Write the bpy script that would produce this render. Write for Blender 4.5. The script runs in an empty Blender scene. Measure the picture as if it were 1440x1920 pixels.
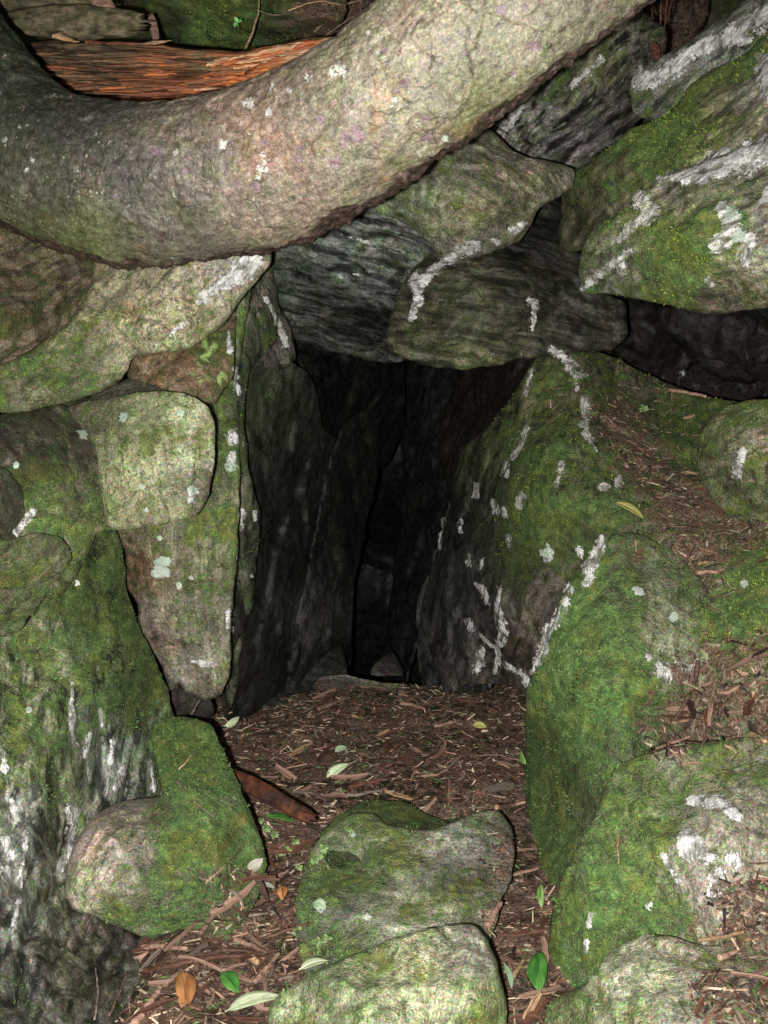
import bpy, bmesh, math, random
import numpy as np
from mathutils import Vector, Matrix
from mathutils.bvhtree import BVHTree
from mathutils.geometry import delaunay_2d_cdt

random.seed(7); RNG = np.random.default_rng(7)
scene = bpy.context.scene
COL = scene.collection
F = 1925.0
PITCH = math.radians(10.0)
CAM = np.array([0.0, 0.0, 0.80])
CP, SP = math.cos(PITCH), math.sin(PITCH)
RIGHT = np.array([1.0, 0, 0]); FWD = np.array([0, CP, -SP]); UP = np.array([0, SP, CP])

def unproj(px, py, Z):
    px = np.asarray(px, float); py = np.asarray(py, float); Z = np.asarray(Z, float)
    a = (px-720)/F*Z; b = -(py-960)/F*Z
    return CAM + a[..., None]*RIGHT + b[..., None]*UP + Z[..., None]*FWD
def proj(P):
    d = P-CAM; Z = d@FWD
    return 720+F*(d@RIGHT)/Z, 960-F*(d@UP)/Z, Z
def P3(px, py, Z): return Vector(unproj(px, py, Z))

# ------------------------------------------------------------------ noise
_perm = RNG.permutation(256); _perm = np.concatenate([_perm, _perm, _perm])
_grad = RNG.normal(size=(256, 3)); _grad /= np.linalg.norm(_grad, axis=1)[:, None]
def perlin(p):
    p = np.asarray(p, float)
    i = np.floor(p).astype(int); f = p-i; i &= 255
    u = f*f*f*(f*(f*6-15)+10)
    out = 0
    for dx in (0, 1):
        for dy in (0, 1):
            for dz in (0, 1):
                h = _perm[_perm[_perm[(i[:, 0]+dx) & 255]+((i[:, 1]+dy) & 255)]+((i[:, 2]+dz) & 255)]
                g = _grad[h]
                d = (f-np.array([dx, dy, dz]))
                w = (u[:, 0] if dx else 1-u[:, 0])*(u[:, 1] if dy else 1-u[:, 1])*(u[:, 2] if dz else 1-u[:, 2])
                out = out+w*(g*d).sum(1)
    return out*1.4
def fbm(p, octv=4, gain=.5):
    o = 0; a = 1
    for k in range(octv): o = o+a*perlin(p*(2.03**k)+17.3*k); a *= gain
    return o
def sstep(a, b, x):
    t = np.clip((x-a)/(b-a), 0, 1); return t*t*(3-2*t)

# ------------------------------------------------------------------ interpolation
def tps(ctrl, lam=0.02):
    C = np.array([(c[0]/500., c[1]/500.) for c in ctrl]); z = np.array([c[2] for c in ctrl])
    n = len(C)
    def U(r2): return np.where(r2 > 1e-12, r2*np.log(np.maximum(r2, 1e-12)), 0)
    d2 = ((C[:, None]-C[None])**2).sum(-1)
    A = np.zeros((n+3, n+3)); A[:n, :n] = U(d2)+lam*np.eye(n)
    A[:n, n] = 1; A[:n, n+1:] = C; A[n, :n] = 1; A[n+1:, :n] = C.T
    A += 1e-9*np.eye(n+3)
    w = np.linalg.solve(A, np.concatenate([z, [0, 0, 0]]))
    lo, hi = z.min()-.15, z.max()+.15
    def fn(px, py):
        q = np.stack([px/500., py/500.], 1)
        r2 = ((q[:, None]-C[None])**2).sum(-1)
        return np.clip(U(r2)@w[:n]+w[n]+q@w[n+1:], lo, hi)
    return fn
def faceted(zf, px, py, spacing, jit, seed, stretch=1.0, ang=0.0):
    """piecewise planar version of a depth surface: flat broken faces meeting at ridges"""
    rs = np.random.default_rng(seed+100)
    x0, x1, y0, y1 = px.min()-spacing*2, px.max()+spacing*2, py.min()-spacing*2, py.max()+spacing*2
    pts = []
    ca, sa = math.cos(ang), math.sin(ang); R = max(x1-x0, y1-y0)
    cx, cy = (x0+x1)/2, (y0+y1)/2
    n = int(R/spacing)+2
    su, sv = spacing*stretch, spacing/stretch
    nu, nv = int(R/su)+2, int(R/sv)+2
    for i in range(-nu, nu+1):
        for j in range(-nv, nv+1):
            u = (i+.5*(j % 2)+rs.uniform(-.42, .42))*su; v = (j+rs.uniform(-.42, .42))*sv
            X = cx+u*ca-v*sa; Y = cy+u*sa+v*ca
            if x0-1 < X < x1+1 and y0-1 < Y < y1+1: pts.append((X, Y))
    pts += [(x0-50, y0-50), (x1+50, y0-50), (x1+50, y1+50), (x0-50, y1+50)]
    P = np.array(pts); z = zf(P[:, 0], P[:, 1])+rs.normal(size=len(P))*jit
    co, _, tris = delaunay_2d_cdt([Vector(p) for p in pts], [], [], 0, 1e-6)[:3]
    C = np.array([tuple(c) for c in co])
    if len(C) != len(P): z = zf(C[:, 0], C[:, 1])+rs.normal(size=len(C))*jit
    out = zf(px, py)
    for t in tris:
        a, b, c = C[t[0]], C[t[1]], C[t[2]]
        bb0 = np.minimum(np.minimum(a, b), c); bb1 = np.maximum(np.maximum(a, b), c)
        m = np.where((px >= bb0[0]) & (px <= bb1[0]) & (py >= bb0[1]) & (py <= bb1[1]))[0]
        if len(m) == 0: continue
        d = (b[0]-a[0])*(c[1]-a[1])-(c[0]-a[0])*(b[1]-a[1])
        if abs(d) < 1e-9: continue
        w1 = ((px[m]-a[0])*(c[1]-a[1])-(c[0]-a[0])*(py[m]-a[1]))/d
        w2 = ((b[0]-a[0])*(py[m]-a[1])-(px[m]-a[0])*(b[1]-a[1]))/d
        ok = (w1 >= -1e-6) & (w2 >= -1e-6) & (w1+w2 <= 1+1e-6)
        out[m[ok]] = (z[t[0]]*(1-w1-w2)+z[t[1]]*w1+z[t[2]]*w2)[ok]
    return out
def idw(pts, px, py, p=3.0):
    X = np.array([(a[0], a[1]) for a in pts], float); V = np.array([np.atleast_1d(a[2]) for a in pts], float)
    d = np.sqrt((px[:, None]-X[None, :, 0])**2+(py[:, None]-X[None, :, 1])**2)+12
    w = d**-p; w /= w.sum(1)[:, None]
    return w@V
def segdist(px, py, A, B):
    A = np.asarray(A, float); B = np.asarray(B, float)
    ab = B-A; L = (ab**2).sum()+1e-9
    t = np.clip(((px-A[0])*ab[0]+(py-A[1])*ab[1])/L, 0, 1)
    return np.hypot(px-A[0]-t*ab[0], py-A[1]-t*ab[1]), t
def inside(poly, px, py):
    r = np.zeros(px.shape, bool); n = len(poly)
    for i in range(n):
        x0, y0 = poly[i]; x1, y1 = poly[(i+1) % n]
        c = ((y0 > py) != (y1 > py))
        r ^= c & (px < (x1-x0)*(py-y0)/((y1-y0) if y1 != y0 else 1e-9)+x0)
    return r

# ------------------------------------------------------------------ nodes
def newmat(name):
    m = bpy.data.materials.new(name); m.use_nodes = True
    nt = m.node_tree; nt.nodes.clear()
    return m, nt
class N:
    def __init__(s, nt): s.nt = nt
    def n(s, t, **k):
        o = s.nt.nodes.new(t)
        for a, b in k.items():
            if a.startswith('i_'):
                o.inputs[a[2:].replace('_', ' ')].default_value = b
            else: setattr(o, a, b)
        return o
    def l(s, a, b): s.nt.links.new(a, b)
    def noise(s, vec, scale, detail=3, rough=.55, dist=0):
        o = s.n('ShaderNodeTexNoise'); o.inputs['Scale'].default_value = scale; o.inputs['Detail'].default_value = detail
        o.inputs['Roughness'].default_value = rough; o.inputs['Distortion'].default_value = dist
        s.l(vec, o.inputs['Vector']); return o.outputs['Fac']
    def vor(s, vec, scale, feature='F1'):
        o = s.n('ShaderNodeTexVoronoi', feature=feature); o.inputs['Scale'].default_value = scale
        s.l(vec, o.inputs['Vector']); return o
    def math(s, op, a, b=None, c=None, clamp=False):
        o = s.n('ShaderNodeMath', operation=op, use_clamp=clamp)
        for i, v in enumerate((a, b, c)):
            if v is None: continue
            if isinstance(v, (int, float)): o.inputs[i].default_value = v
            else: s.l(v, o.inputs[i])
        return o.outputs[0]
    def ramp(s, v, a, b, x=0., y=1.):
        o = s.n('ShaderNodeMapRange', interpolation_type='SMOOTHSTEP')
        s.l(v, o.inputs[0])
        for i, k in ((1, a), (2, b), (3, x), (4, y)): o.inputs[i].default_value = k
        return o.outputs[0]
    def mix(s, f, a, b, mode='MIX'):
        o = s.n('ShaderNodeMix', data_type='RGBA', blend_type=mode)
        if isinstance(f, (int, float)): o.inputs[0].default_value = f
        else: s.l(f, o.inputs[0])
        for i, v in ((6, a), (7, b)):
            if isinstance(v, tuple): o.inputs[i].default_value = (*v[:3], 1)
            else: s.l(v, o.inputs[i])
        return o.outputs[2]
    def cramp(s, v, stops):
        o = s.n('ShaderNodeValToRGB'); e = o.color_ramp.elements
        while len(e) < len(stops): e.new(.5)
        for k, (p, c) in enumerate(stops): e[k].position = p; e[k].color = (*c, 1)
        s.l(v, o.inputs[0]); return o.outputs[0]
    def out(s, col, rough, height=None, strength=.5, dist=.004, spec=.35):
        b = s.n('ShaderNodeBsdfPrincipled')
        s.l(col, b.inputs['Base Color']) if not isinstance(col, tuple) else None
        if isinstance(col, tuple): b.inputs['Base Color'].default_value = (*col, 1)
        if isinstance(rough, (int, float)): b.inputs['Roughness'].default_value = rough
        else: s.l(rough, b.inputs['Roughness'])
        b.inputs['Specular IOR Level'].default_value = spec
        if height is not None:
            bp = s.n('ShaderNodeBump'); bp.inputs['Strength'].default_value = strength; bp.inputs['Distance'].default_value = dist
            s.l(height, bp.inputs['Height']); s.l(bp.outputs[0], b.inputs['Normal'])
        o = s.n('ShaderNodeOutputMaterial'); s.l(b.outputs[0], o.inputs[0])
        return b
    def attr(s, name):
        o = s.n('ShaderNodeAttribute', attribute_name=name); return o

def rock_material():
    m, nt = newmat('mossy_gneiss'); k = N(nt)
    tc = k.n('ShaderNodeTexCoord'); obj = tc.outputs['Object']
    tint = k.attr('tint').outputs['Color']
    mk = k.attr('mask'); sep = k.n('ShaderNodeSeparateColor'); k.l(mk.outputs['Color'], sep.inputs[0])
    moss, vein, lich = sep.outputs[0], sep.outputs[1], sep.outputs[2]; litter = mk.outputs['Alpha']
    fol = k.attr('fol').outputs['Vector']
    mp = k.n('ShaderNodeMapping'); k.l(fol, mp.inputs[0]); mp.inputs['Scale'].default_value = (6, 70, 30)
    # warp the bands
    wn = k.n('ShaderNodeTexNoise'); wn.inputs['Scale'].default_value = 7; wn.inputs['Detail'].default_value = 2; k.l(obj, wn.inputs['Vector'])
    va = k.n('ShaderNodeVectorMath', operation='MULTIPLY_ADD'); k.l(wn.outputs['Color'], va.inputs[0]); va.inputs[1].default_value = (.6, 4.0, 3); k.l(mp.outputs[0], va.inputs[2])
    streak = k.noise(va.outputs[0], 1.0, 4, .6)
    n1 = k.noise(obj, 9, 5, .6); n2 = k.noise(obj, 45, 5, .65); n3 = k.noise(obj, 230, 3, .7); n4 = k.noise(obj, 18, 4, .6, .6)
    vfine = k.vor(obj, 260); 
    # stone: grains and streaks, mineral variation
    v = k.math('ADD', k.math('MULTIPLY', k.ramp(n1, .36, .64, .78, 1.22), k.ramp(n2, .36, .64, .74, 1.26)), 0)
    band = k.attr('band').outputs['Fac']
    sk = k.math('ADD', 1, k.math('MULTIPLY', k.math('SUBTRACT', k.ramp(streak, .38, .62, .0, 1.15), .5), k.math('MULTIPLY', band, 1.5)))
    v = k.math('MULTIPLY', v, k.math('MAXIMUM', sk, .15))
    pale_line = k.math('MULTIPLY', k.math('MULTIPLY', k.ramp(k.noise(va.outputs[0], 1.9, 3, .55), .60, .67), k.ramp(n4, .46, .58)), k.math('MINIMUM', band, 1))
    v = k.math('ADD', v, k.math('MULTIPLY', pale_line, 1.6))
    v = k.math('MULTIPLY', v, k.ramp(n3, .38, .62, .70, 1.30))
    v = k.math('MULTIPLY', v, k.ramp(k.noise(obj, 430, 2, .8), .40, .60, .72, 1.30))
    stone = k.mix(1.0, tint, k.cramp(v, [(0, (0, 0, 0)), (1, (1, 1, 1))]), 'MULTIPLY')
    # brighten: the ramp clamps at 1 so use a vector scale instead
    sc = k.n('ShaderNodeVectorMath', operation='SCALE'); k.l(tint, sc.inputs[0]); k.l(v, sc.inputs['Scale'])
    stone = sc.outputs[0]
    # warm/cool mineral stain
    stone = k.mix(k.ramp(n4, .48, .68, 0, .45), stone, k.mix(1.0, stone, (1.25, .92, .78), 'MULTIPLY'))
    # algae film: dark green and black blotches over bare stone
    alg = k.ramp(k.noise(obj, 28, 6, .7, .8), .49, .58, 0, .7)
    stone = k.mix(alg, stone, k.mix(1.0, stone, (.45, .66, .32), 'MULTIPLY'))
    blk = k.ramp(k.noise(va.outputs[0], 1.7, 5, .7), .54, .64, 0, .6)
    stone = k.mix(blk, stone, k.mix(1.0, stone, (.30, .30, .28), 'MULTIPLY'))
    # grainy colour of wet mica and grit
    gr = k.n('ShaderNodeTexNoise'); gr.inputs['Scale'].default_value = 420; gr.inputs['Detail'].default_value = 1; k.l(obj, gr.inputs['Vector'])
    stone = k.mix(.55, stone, k.mix(1.0, k.mix(1.0, stone, gr.outputs['Color'], 'MULTIPLY'), (2.02, 2, 2.02), 'MULTIPLY'))
    grc = k.n('ShaderNodeTexNoise'); grc.inputs['Scale'].default_value = 350; grc.inputs['Detail'].default_value = 2; grc.inputs['Roughness'].default_value = .8; k.l(obj, grc.inputs['Vector'])
    # pale crust specks
    cr = k.math('MULTIPLY', k.ramp(k.noise(obj, 75, 4, .75), .55, .62), k.ramp(k.noise(obj, 14, 3), .42, .56))
    stone = k.mix(k.math('MULTIPLY', cr, .55), stone, k.mix(.35, k.mix(1.0, stone, (2.2, 2.15, 2.0), 'MULTIPLY'), tint))
    # dark pits
    pit = k.math('MULTIPLY', k.ramp(k.noise(obj, 110, 3, .65), .53, .62), k.ramp(n1, .35, .6))
    stone = k.mix(k.math('MULTIPLY', pit, .6), stone, (.016, .018, .012))
    # quartz vein
    vn = k.noise(va.outputs[0], 2.2, 3, .6)
    vm = k.ramp(k.math('ADD', vein, k.math('MULTIPLY', k.math('SUBTRACT', k.math('ADD', k.math('MULTIPLY', k.noise(obj, 32, 5, .75), .7), k.math('MULTIPLY', n3, .3)), .5), 4.2)), .36, .44)
    qv = k.cramp(k.noise(obj, 60, 4, .65), [(.34, (.17, .155, .13)), (.43, (.50, .48, .45)), (.52, (.88, .87, .85))])
    qc = k.mix(k.ramp(vn, .40, .5, .5, 0), qv, (.09, .085, .075))
    vm = k.math('MULTIPLY', vm, k.ramp(k.noise(va.outputs[0], 1.1, 4, .7), .38, .44, .35, 1))
    vm = k.math('MULTIPLY', vm, k.ramp(vein, .01, .12))
    vcr = k.vor(va.outputs[0], 2.6, 'DISTANCE_TO_EDGE').outputs['Distance']; vcr2 = k.vor(obj, 95, 'DISTANCE_TO_EDGE').outputs['Distance']
    crk = k.math('MAXIMUM', k.ramp(vcr, 0, .06, .7, 0), k.ramp(vcr2, 0, .10, .35, 0))
    qc = k.mix(crk, qc, (.13, .12, .10))
    stone = k.mix(vm, stone, qc); vm_ = vm
    # lichen
    lm = k.ramp(k.math('ADD', lich, k.math('MULTIPLY', k.math('SUBTRACT', n2, .5), 2.4)), .42, .52)
    lm = k.math('MULTIPLY', lm, k.ramp(lich, .01, .12))
    stone = k.mix(lm, stone, k.cramp(n3, [(.3, (.30, .38, .29)), (.65, (.62, .70, .60))]))
    # moss
    mn = k.math('ADD', k.math('MULTIPLY', n2, .55), k.math('ADD', k.math('MULTIPLY', n4, .7), k.math('MULTIPLY', n3, .35)))
    mm = k.ramp(k.math('ADD', moss, k.math('MULTIPLY', k.math('SUBTRACT', mn, .8), 2.6)), .38, .66)
    mm = k.math('MULTIPLY', mm, k.math('SUBTRACT', 1, k.math('MULTIPLY', k.math('MAXIMUM', vm, lm), .93)))
    mc = k.cramp(k.math('MULTIPLY', k.math('ADD', k.noise(obj, 380, 3, .8), k.noise(obj, 70, 4, .7)), .5),
                 [(.34, (.012, .022, .010)), (.46, (.046, .094, .026)), (.55, (.098, .175, .046)), (.66, (.24, .34, .12))])
    yl = k.ramp(k.noise(obj, 11, 4, .7), .44, .60, 0, .55)
    mc = k.mix(yl, mc, k.mix(1.0, mc, (1.28, 1.0, .55), 'MULTIPLY'))
    mc = k.mix(k.ramp(k.noise(obj, 22, 3, .6), .48, .64, 0, .35), mc, k.mix(1.0, mc, (1.5, .95, .8), 'MULTIPLY'))
    st_ = k.n('ShaderNodeSeparateColor'); k.l(tint, st_.inputs[0])
    ms_ = k.n('ShaderNodeVectorMath', operation='SCALE'); k.l(mc, ms_.inputs[0])
    k.l(k.ramp(st_.outputs[1], .02, .20, .20, 1.65), ms_.inputs['Scale'])
    mc = k.mix(k.ramp(k.noise(obj, 19, 6, .75), .51, .60, 0, .6), ms_.outputs[0], k.mix(1.0, ms_.outputs[0], (.85, .60, .7), 'MULTIPLY'))
    col = k.mix(k.math('MULTIPLY', mm, .88), stone, mc)
    gsc = k.n('ShaderNodeVectorMath', operation='MULTIPLY_ADD'); k.l(grc.outputs['Color'], gsc.inputs[0]); gsc.inputs[1].default_value = (5.0, 5.0, 5.0); gsc.inputs[2].default_value = (-1.5, -1.5, -1.5)
    gmx = k.n('ShaderNodeVectorMath', operation='MAXIMUM'); k.l(gsc.outputs[0], gmx.inputs[0]); gmx.inputs[1].default_value = (.12, .12, .12)
    col = k.mix(k.math('SUBTRACT', .36, k.math('MULTIPLY', vm, .34)), col, k.mix(1.0, col, gmx.outputs[0], 'MULTIPLY'))
    # litter dust
    lit = k.ramp(k.math('ADD', litter, k.math('MULTIPLY', k.math('SUBTRACT', n2, .5), 2.2)), .4, .6)
    vd = k.vor(obj, 190); 
    lc = k.cramp(k.math('MULTIPLY', k.math('ADD', vd.outputs['Color'], n3), .5) if False else k.noise(obj, 260, 4, .8),
                 [(.34, (.016, .010, .007)), (.46, (.11, .060, .042)), (.55, (.23, .135, .092)), (.66, (.50, .37, .26))])
    ls_ = k.n('ShaderNodeVectorMath', operation='SCALE'); k.l(lc, ls_.inputs[0]); k.l(k.ramp(st_.outputs[1], .004, .045, .08, 1), ls_.inputs['Scale'])  # low tints dim the litter too, carrying the painted cave shade
    col = k.mix(k.math('MULTIPLY', lit, .92), col, ls_.outputs[0])
    # bump
    h = k.math('ADD', k.math('MULTIPLY', n2, .8), k.math('MULTIPLY', n3, .55))
    h = k.math('ADD', h, k.math('MULTIPLY', streak, k.math('ADD', .15, k.math('MULTIPLY', band, .75))))
    h = k.math('ADD', h, k.math('MULTIPLY', k.math('MULTIPLY', k.math('MAXIMUM', mm, lit), k.noise(obj, 420, 3, .7)), 1.5))
    h = k.math('ADD', h, k.math('MULTIPLY', vm, .5))
    rough = k.ramp(k.math('ADD', n2, k.math('MULTIPLY', mm, .4)), .35, .8, .42, .85)
    k.out(col, rough, h, .7, .0045, .4)
    return m

def bark_material():
    m, nt = newmat('wet_bark'); k = N(nt)
    tc = k.n('ShaderNodeTexCoord'); obj = tc.outputs['Object']
    tint = k.attr('tint').outputs['Color']
    mk = k.attr('mask'); sep = k.n('ShaderNodeSeparateColor'); k.l(mk.outputs['Color'], sep.inputs[0])
    under, lich, purple = sep.outputs[0], sep.outputs[1], sep.outputs[2]
    mp = k.n('ShaderNodeMapping'); k.l(k.attr('fol').outputs['Vector'], mp.inputs[0]); mp.inputs['Scale'].default_value = (2.0, .8, 1)
    fv = mp.outputs[0]
    n1 = k.noise(obj, 10, 4, .6); n2 = k.noise(fv, 45, 5, .7); n3 = k.noise(obj, 260, 3, .7); n5 = k.noise(obj, 110, 4, .7)
    n4 = k.noise(obj, 24, 4, .65, .5)
    wv = k.n('ShaderNodeVectorMath', operation='MULTIPLY_ADD')
    cn = k.n('ShaderNodeTexNoise'); cn.inputs['Scale'].default_value = 30; k.l(obj, cn.inputs['Vector'])
    k.l(cn.outputs['Color'], wv.inputs[0]); wv.inputs[1].default_value = (.03, .03, .03); k.l(obj, wv.inputs[2])
    ed = k.vor(wv.outputs[0], 26, 'DISTANCE_TO_EDGE').outputs['Distance']
    crack = k.ramp(ed, .0, .035, 1, 0)
    crack = k.math('MULTIPLY', crack, k.ramp(n4, .54, .64, 0, .8))
    v = k.math('MULTIPLY', k.ramp(n1, .3, .7, .8, 1.2), k.ramp(n2, .34, .66, .74, 1.24))
    v = k.math('MULTIPLY', v, k.ramp(n3, .38, .62, .78, 1.22)); v = k.math('MULTIPLY', v, k.ramp(n5, .3, .7, .7, 1.3))
    sc = k.n('ShaderNodeVectorMath', operation='SCALE'); k.l(tint, sc.inputs[0]); k.l(v, sc.inputs['Scale'])
    col = sc.outputs[0]
    gm = k.ramp(k.noise(obj, 34, 5, .7), .47, .62, 0, .42)
    col = k.mix(gm, col, k.mix(1.0, col, (.74, .98, .50), 'MULTIPLY'))
    om = k.ramp(k.noise(wv.outputs[0], 15, 5, .7), .55, .66, 0, .6)
    col = k.mix(om, col, k.mix(1.0, col, (1.25, .92, .68), 'MULTIPLY'))
    pm = k.ramp(k.math('ADD', purple, k.math('MULTIPLY', k.math('SUBTRACT', k.noise(wv.outputs[0], 24, 5, .65), .5), 2.6)), .42, .49)
    col = k.mix(k.math('MULTIPLY', pm, .8), col, k.cramp(n5, [(.3, (.12, .07, .08)), (.7, (.33, .235, .265))]))
    pl_ = k.ramp(k.noise(wv.outputs[0], 11, 6, .7), .56, .62, 0, .55)
    col = k.mix(pl_, col, k.mix(1.0, col, (1.12, .86, .95), 'MULTIPLY'))
    dk = k.ramp(k.noise(wv.outputs[0], 17, 6, .75), .60, .66, 0, .5)
    col = k.mix(dk, col, k.mix(1.0, col, (.4, .36, .33), 'MULTIPLY'))
    sp = k.math('MULTIPLY', k.ramp(k.noise(obj, 130, 3, .6), .64, .70), k.ramp(n1, .4, .6))
    col = k.mix(sp, col, (.46, .45, .36))
    lm = k.math('MULTIPLY', k.math('MULTIPLY', k.ramp(k.math('ADD', lich, k.math('MULTIPLY', k.math('SUBTRACT', k.noise(obj, 85, 4, .8), .5), 4.0)), .46, .58), k.ramp(lich, .02, .2)), .8)
    col = k.mix(lm, col, k.cramp(n3, [(.3, (.40, .42, .36)), (.6, (.78, .80, .74))]))
    fk = k.vor(wv.outputs[0], 14, 'DISTANCE_TO_EDGE').outputs['Distance']
    fl = k.math('MULTIPLY', k.ramp(fk, .0, .022, .75, 0), k.ramp(k.noise(obj, 9, 3), .52, .60))
    col = k.mix(fl, col, k.mix(1.0, col, (.30, .26, .24), 'MULTIPLY'))
    fine = k.ramp(k.noise(obj, 400, 2, .8), .40, .60, .80, 1.22)
    fs_ = k.n('ShaderNodeVectorMath', operation='SCALE'); k.l(col, fs_.inputs[0]); k.l(fine, fs_.inputs['Scale']); col = fs_.outputs[0]
    gn = k.n('ShaderNodeTexNoise'); gn.inputs['Scale'].default_value = 330; gn.inputs['Detail'].default_value = 2; gn.inputs['Roughness'].default_value = .8; k.l(obj, gn.inputs['Vector'])
    g2 = k.n('ShaderNodeVectorMath', operation='MULTIPLY_ADD'); k.l(gn.outputs['Color'], g2.inputs[0]); g2.inputs[1].default_value = (4, 4, 4); g2.inputs[2].default_value = (-1, -1, -1)
    g3 = k.n('ShaderNodeVectorMath', operation='MAXIMUM'); k.l(g2.outputs[0], g3.inputs[0]); g3.inputs[1].default_value = (.15, .15, .15)
    col = k.mix(.26, col, k.mix(1.0, col, g3.outputs[0], 'MULTIPLY'))
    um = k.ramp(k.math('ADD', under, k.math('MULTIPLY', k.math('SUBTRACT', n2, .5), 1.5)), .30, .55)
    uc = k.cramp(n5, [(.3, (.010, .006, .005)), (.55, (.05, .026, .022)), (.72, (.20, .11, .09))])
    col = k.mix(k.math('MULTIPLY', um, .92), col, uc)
    col = k.mix(k.math('MULTIPLY', crack, .55), col, (.02, .016, .012))
    h = k.math('ADD', k.math('MULTIPLY', n2, 1.1), k.math('MULTIPLY', n3, .6)); h = k.math('ADD', h, k.math('MULTIPLY', n5, .9))
    h = k.math('SUBTRACT', h, k.math('MULTIPLY', crack, .6)); h = k.math('ADD', h, k.math('MULTIPLY', pm, -.5)); h = k.math('ADD', h, k.math('MULTIPLY', lm, .4))
    k.out(col, k.ramp(n5, .35, .65, .30, .6), h, .5, .0035, .6)
    return m

def attr_material(name, rough=.6, spec=.35, bscale=140, amp=.45, streak=None, bump=.6, lo=.6, hi=1.4):
    """colour comes from the mesh attribute 'tint', broken up by noise"""
    m, nt = newmat(name); k = N(nt)
    tc = k.n('ShaderNodeTexCoord'); obj = tc.outputs['Object']
    vec = obj
    if streak:
        mp = k.n('ShaderNodeMapping'); k.l(obj, mp.inputs[0]); mp.inputs['Scale'].default_value = streak; vec = mp.outputs[0]
    a = k.noise(vec, bscale, 4, .65); b = k.noise(obj, 30, 3, .6)
    v = k.math('MULTIPLY', k.ramp(a, .3, .7, lo, hi), k.ramp(b, .3, .7, .75, 1.25))
    sc = k.n('ShaderNodeVectorMath', operation='SCALE'); k.l(k.attr('tint').outputs['Color'], sc.inputs[0]); k.l(v, sc.inputs['Scale'])
    k.out(sc.outputs[0], rough, a, bump, .002, spec)
    return m

def plain(name, col, rough=.6, spec=.35, scale=60, streak=(1, 1, 1), lo=.6, hi=1.35, bump=.5, second=None):
    m, nt = newmat(name); k = N(nt)
    tc = k.n('ShaderNodeTexCoord')
    mp = k.n('ShaderNodeMapping'); k.l(tc.outputs['Object'], mp.inputs[0]); mp.inputs['Scale'].default_value = streak
    oi = k.n('ShaderNodeObjectInfo')
    a = k.noise(mp.outputs[0], scale, 4, .65)
    v = k.math('MULTIPLY', k.ramp(a, .3, .7, lo, hi), k.ramp(oi.outputs['Random'], 0, 1, .65, 1.3))
    base = k.mix(k.ramp(k.noise(mp.outputs[0], scale*.4, 3), .42, .6), tuple(col), tuple(second or col))
    sc = k.n('ShaderNodeVectorMath', operation='SCALE'); k.l(base, sc.inputs[0]); k.l(v, sc.inputs['Scale'])
    k.out(sc.outputs[0], rough, a, bump, .0015, spec)
    return m

ROCKMAT = rock_material(); BARK = bark_material()

# ------------------------------------------------------------------ mesh helpers
def setattrs(me, tint=None, mask=None, fol=None):
    n = len(me.vertices)
    if tint is not None:
        a = me.attributes.new('tint', 'FLOAT_COLOR', 'POINT'); c = np.ones((n, 4)); c[:, :3] = tint; a.data.foreach_set('color', c.ravel())
    if mask is not None:
        a = me.attributes.new('mask', 'FLOAT_COLOR', 'POINT'); a.data.foreach_set('color', np.asarray(mask, float).ravel())
    if fol is not None:
        a = me.attributes.new('fol', 'FLOAT_VECTOR', 'POINT'); a.data.foreach_set('vector', np.asarray(fol, float).ravel())
def meshobj(name, V, faces, mat, parent=None, smooth=True, recalc=False, origin=None, tint=None, mask=None, fol=None, band=None):
    V = np.asarray(V, float)
    o0 = V.mean(0) if origin is None else np.asarray(origin, float)
    me = bpy.data.meshes.new(name); me.from_pydata((V-o0).tolist(), [], faces)
    setattrs(me, tint, mask, fol)
    if recalc:
        bm = bmesh.new(); bm.from_mesh(me); bmesh.ops.recalc_face_normals(bm, faces=bm.faces); bm.to_mesh(me); bm.free()
    if smooth: me.polygons.foreach_set('use_smooth', [True]*len(me.polygons))
    if band is not None:
        ba = me.attributes.new('band', 'FLOAT', 'POINT'); ba.data.foreach_set('value', np.full(len(V), float(band)))
    me.materials.append(mat); me.update()
    o = bpy.data.objects.new(name, me); COL.objects.link(o); o.location = o0
    if parent is not None:
        o.parent = parent; o.location = Vector(o0)-parent.location
    return o
def tag(o, label=None, cat=None, group=None, kind=None):
    if label: o['label'] = label
    if cat: o['category'] = cat
    if group: o['group'] = group
    if kind: o['kind'] = kind
    return o
def empty(name, loc):
    o = bpy.data.objects.new(name, None); o.empty_display_size = .02; COL.objects.link(o); o.location = Vector(loc); return o

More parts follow.
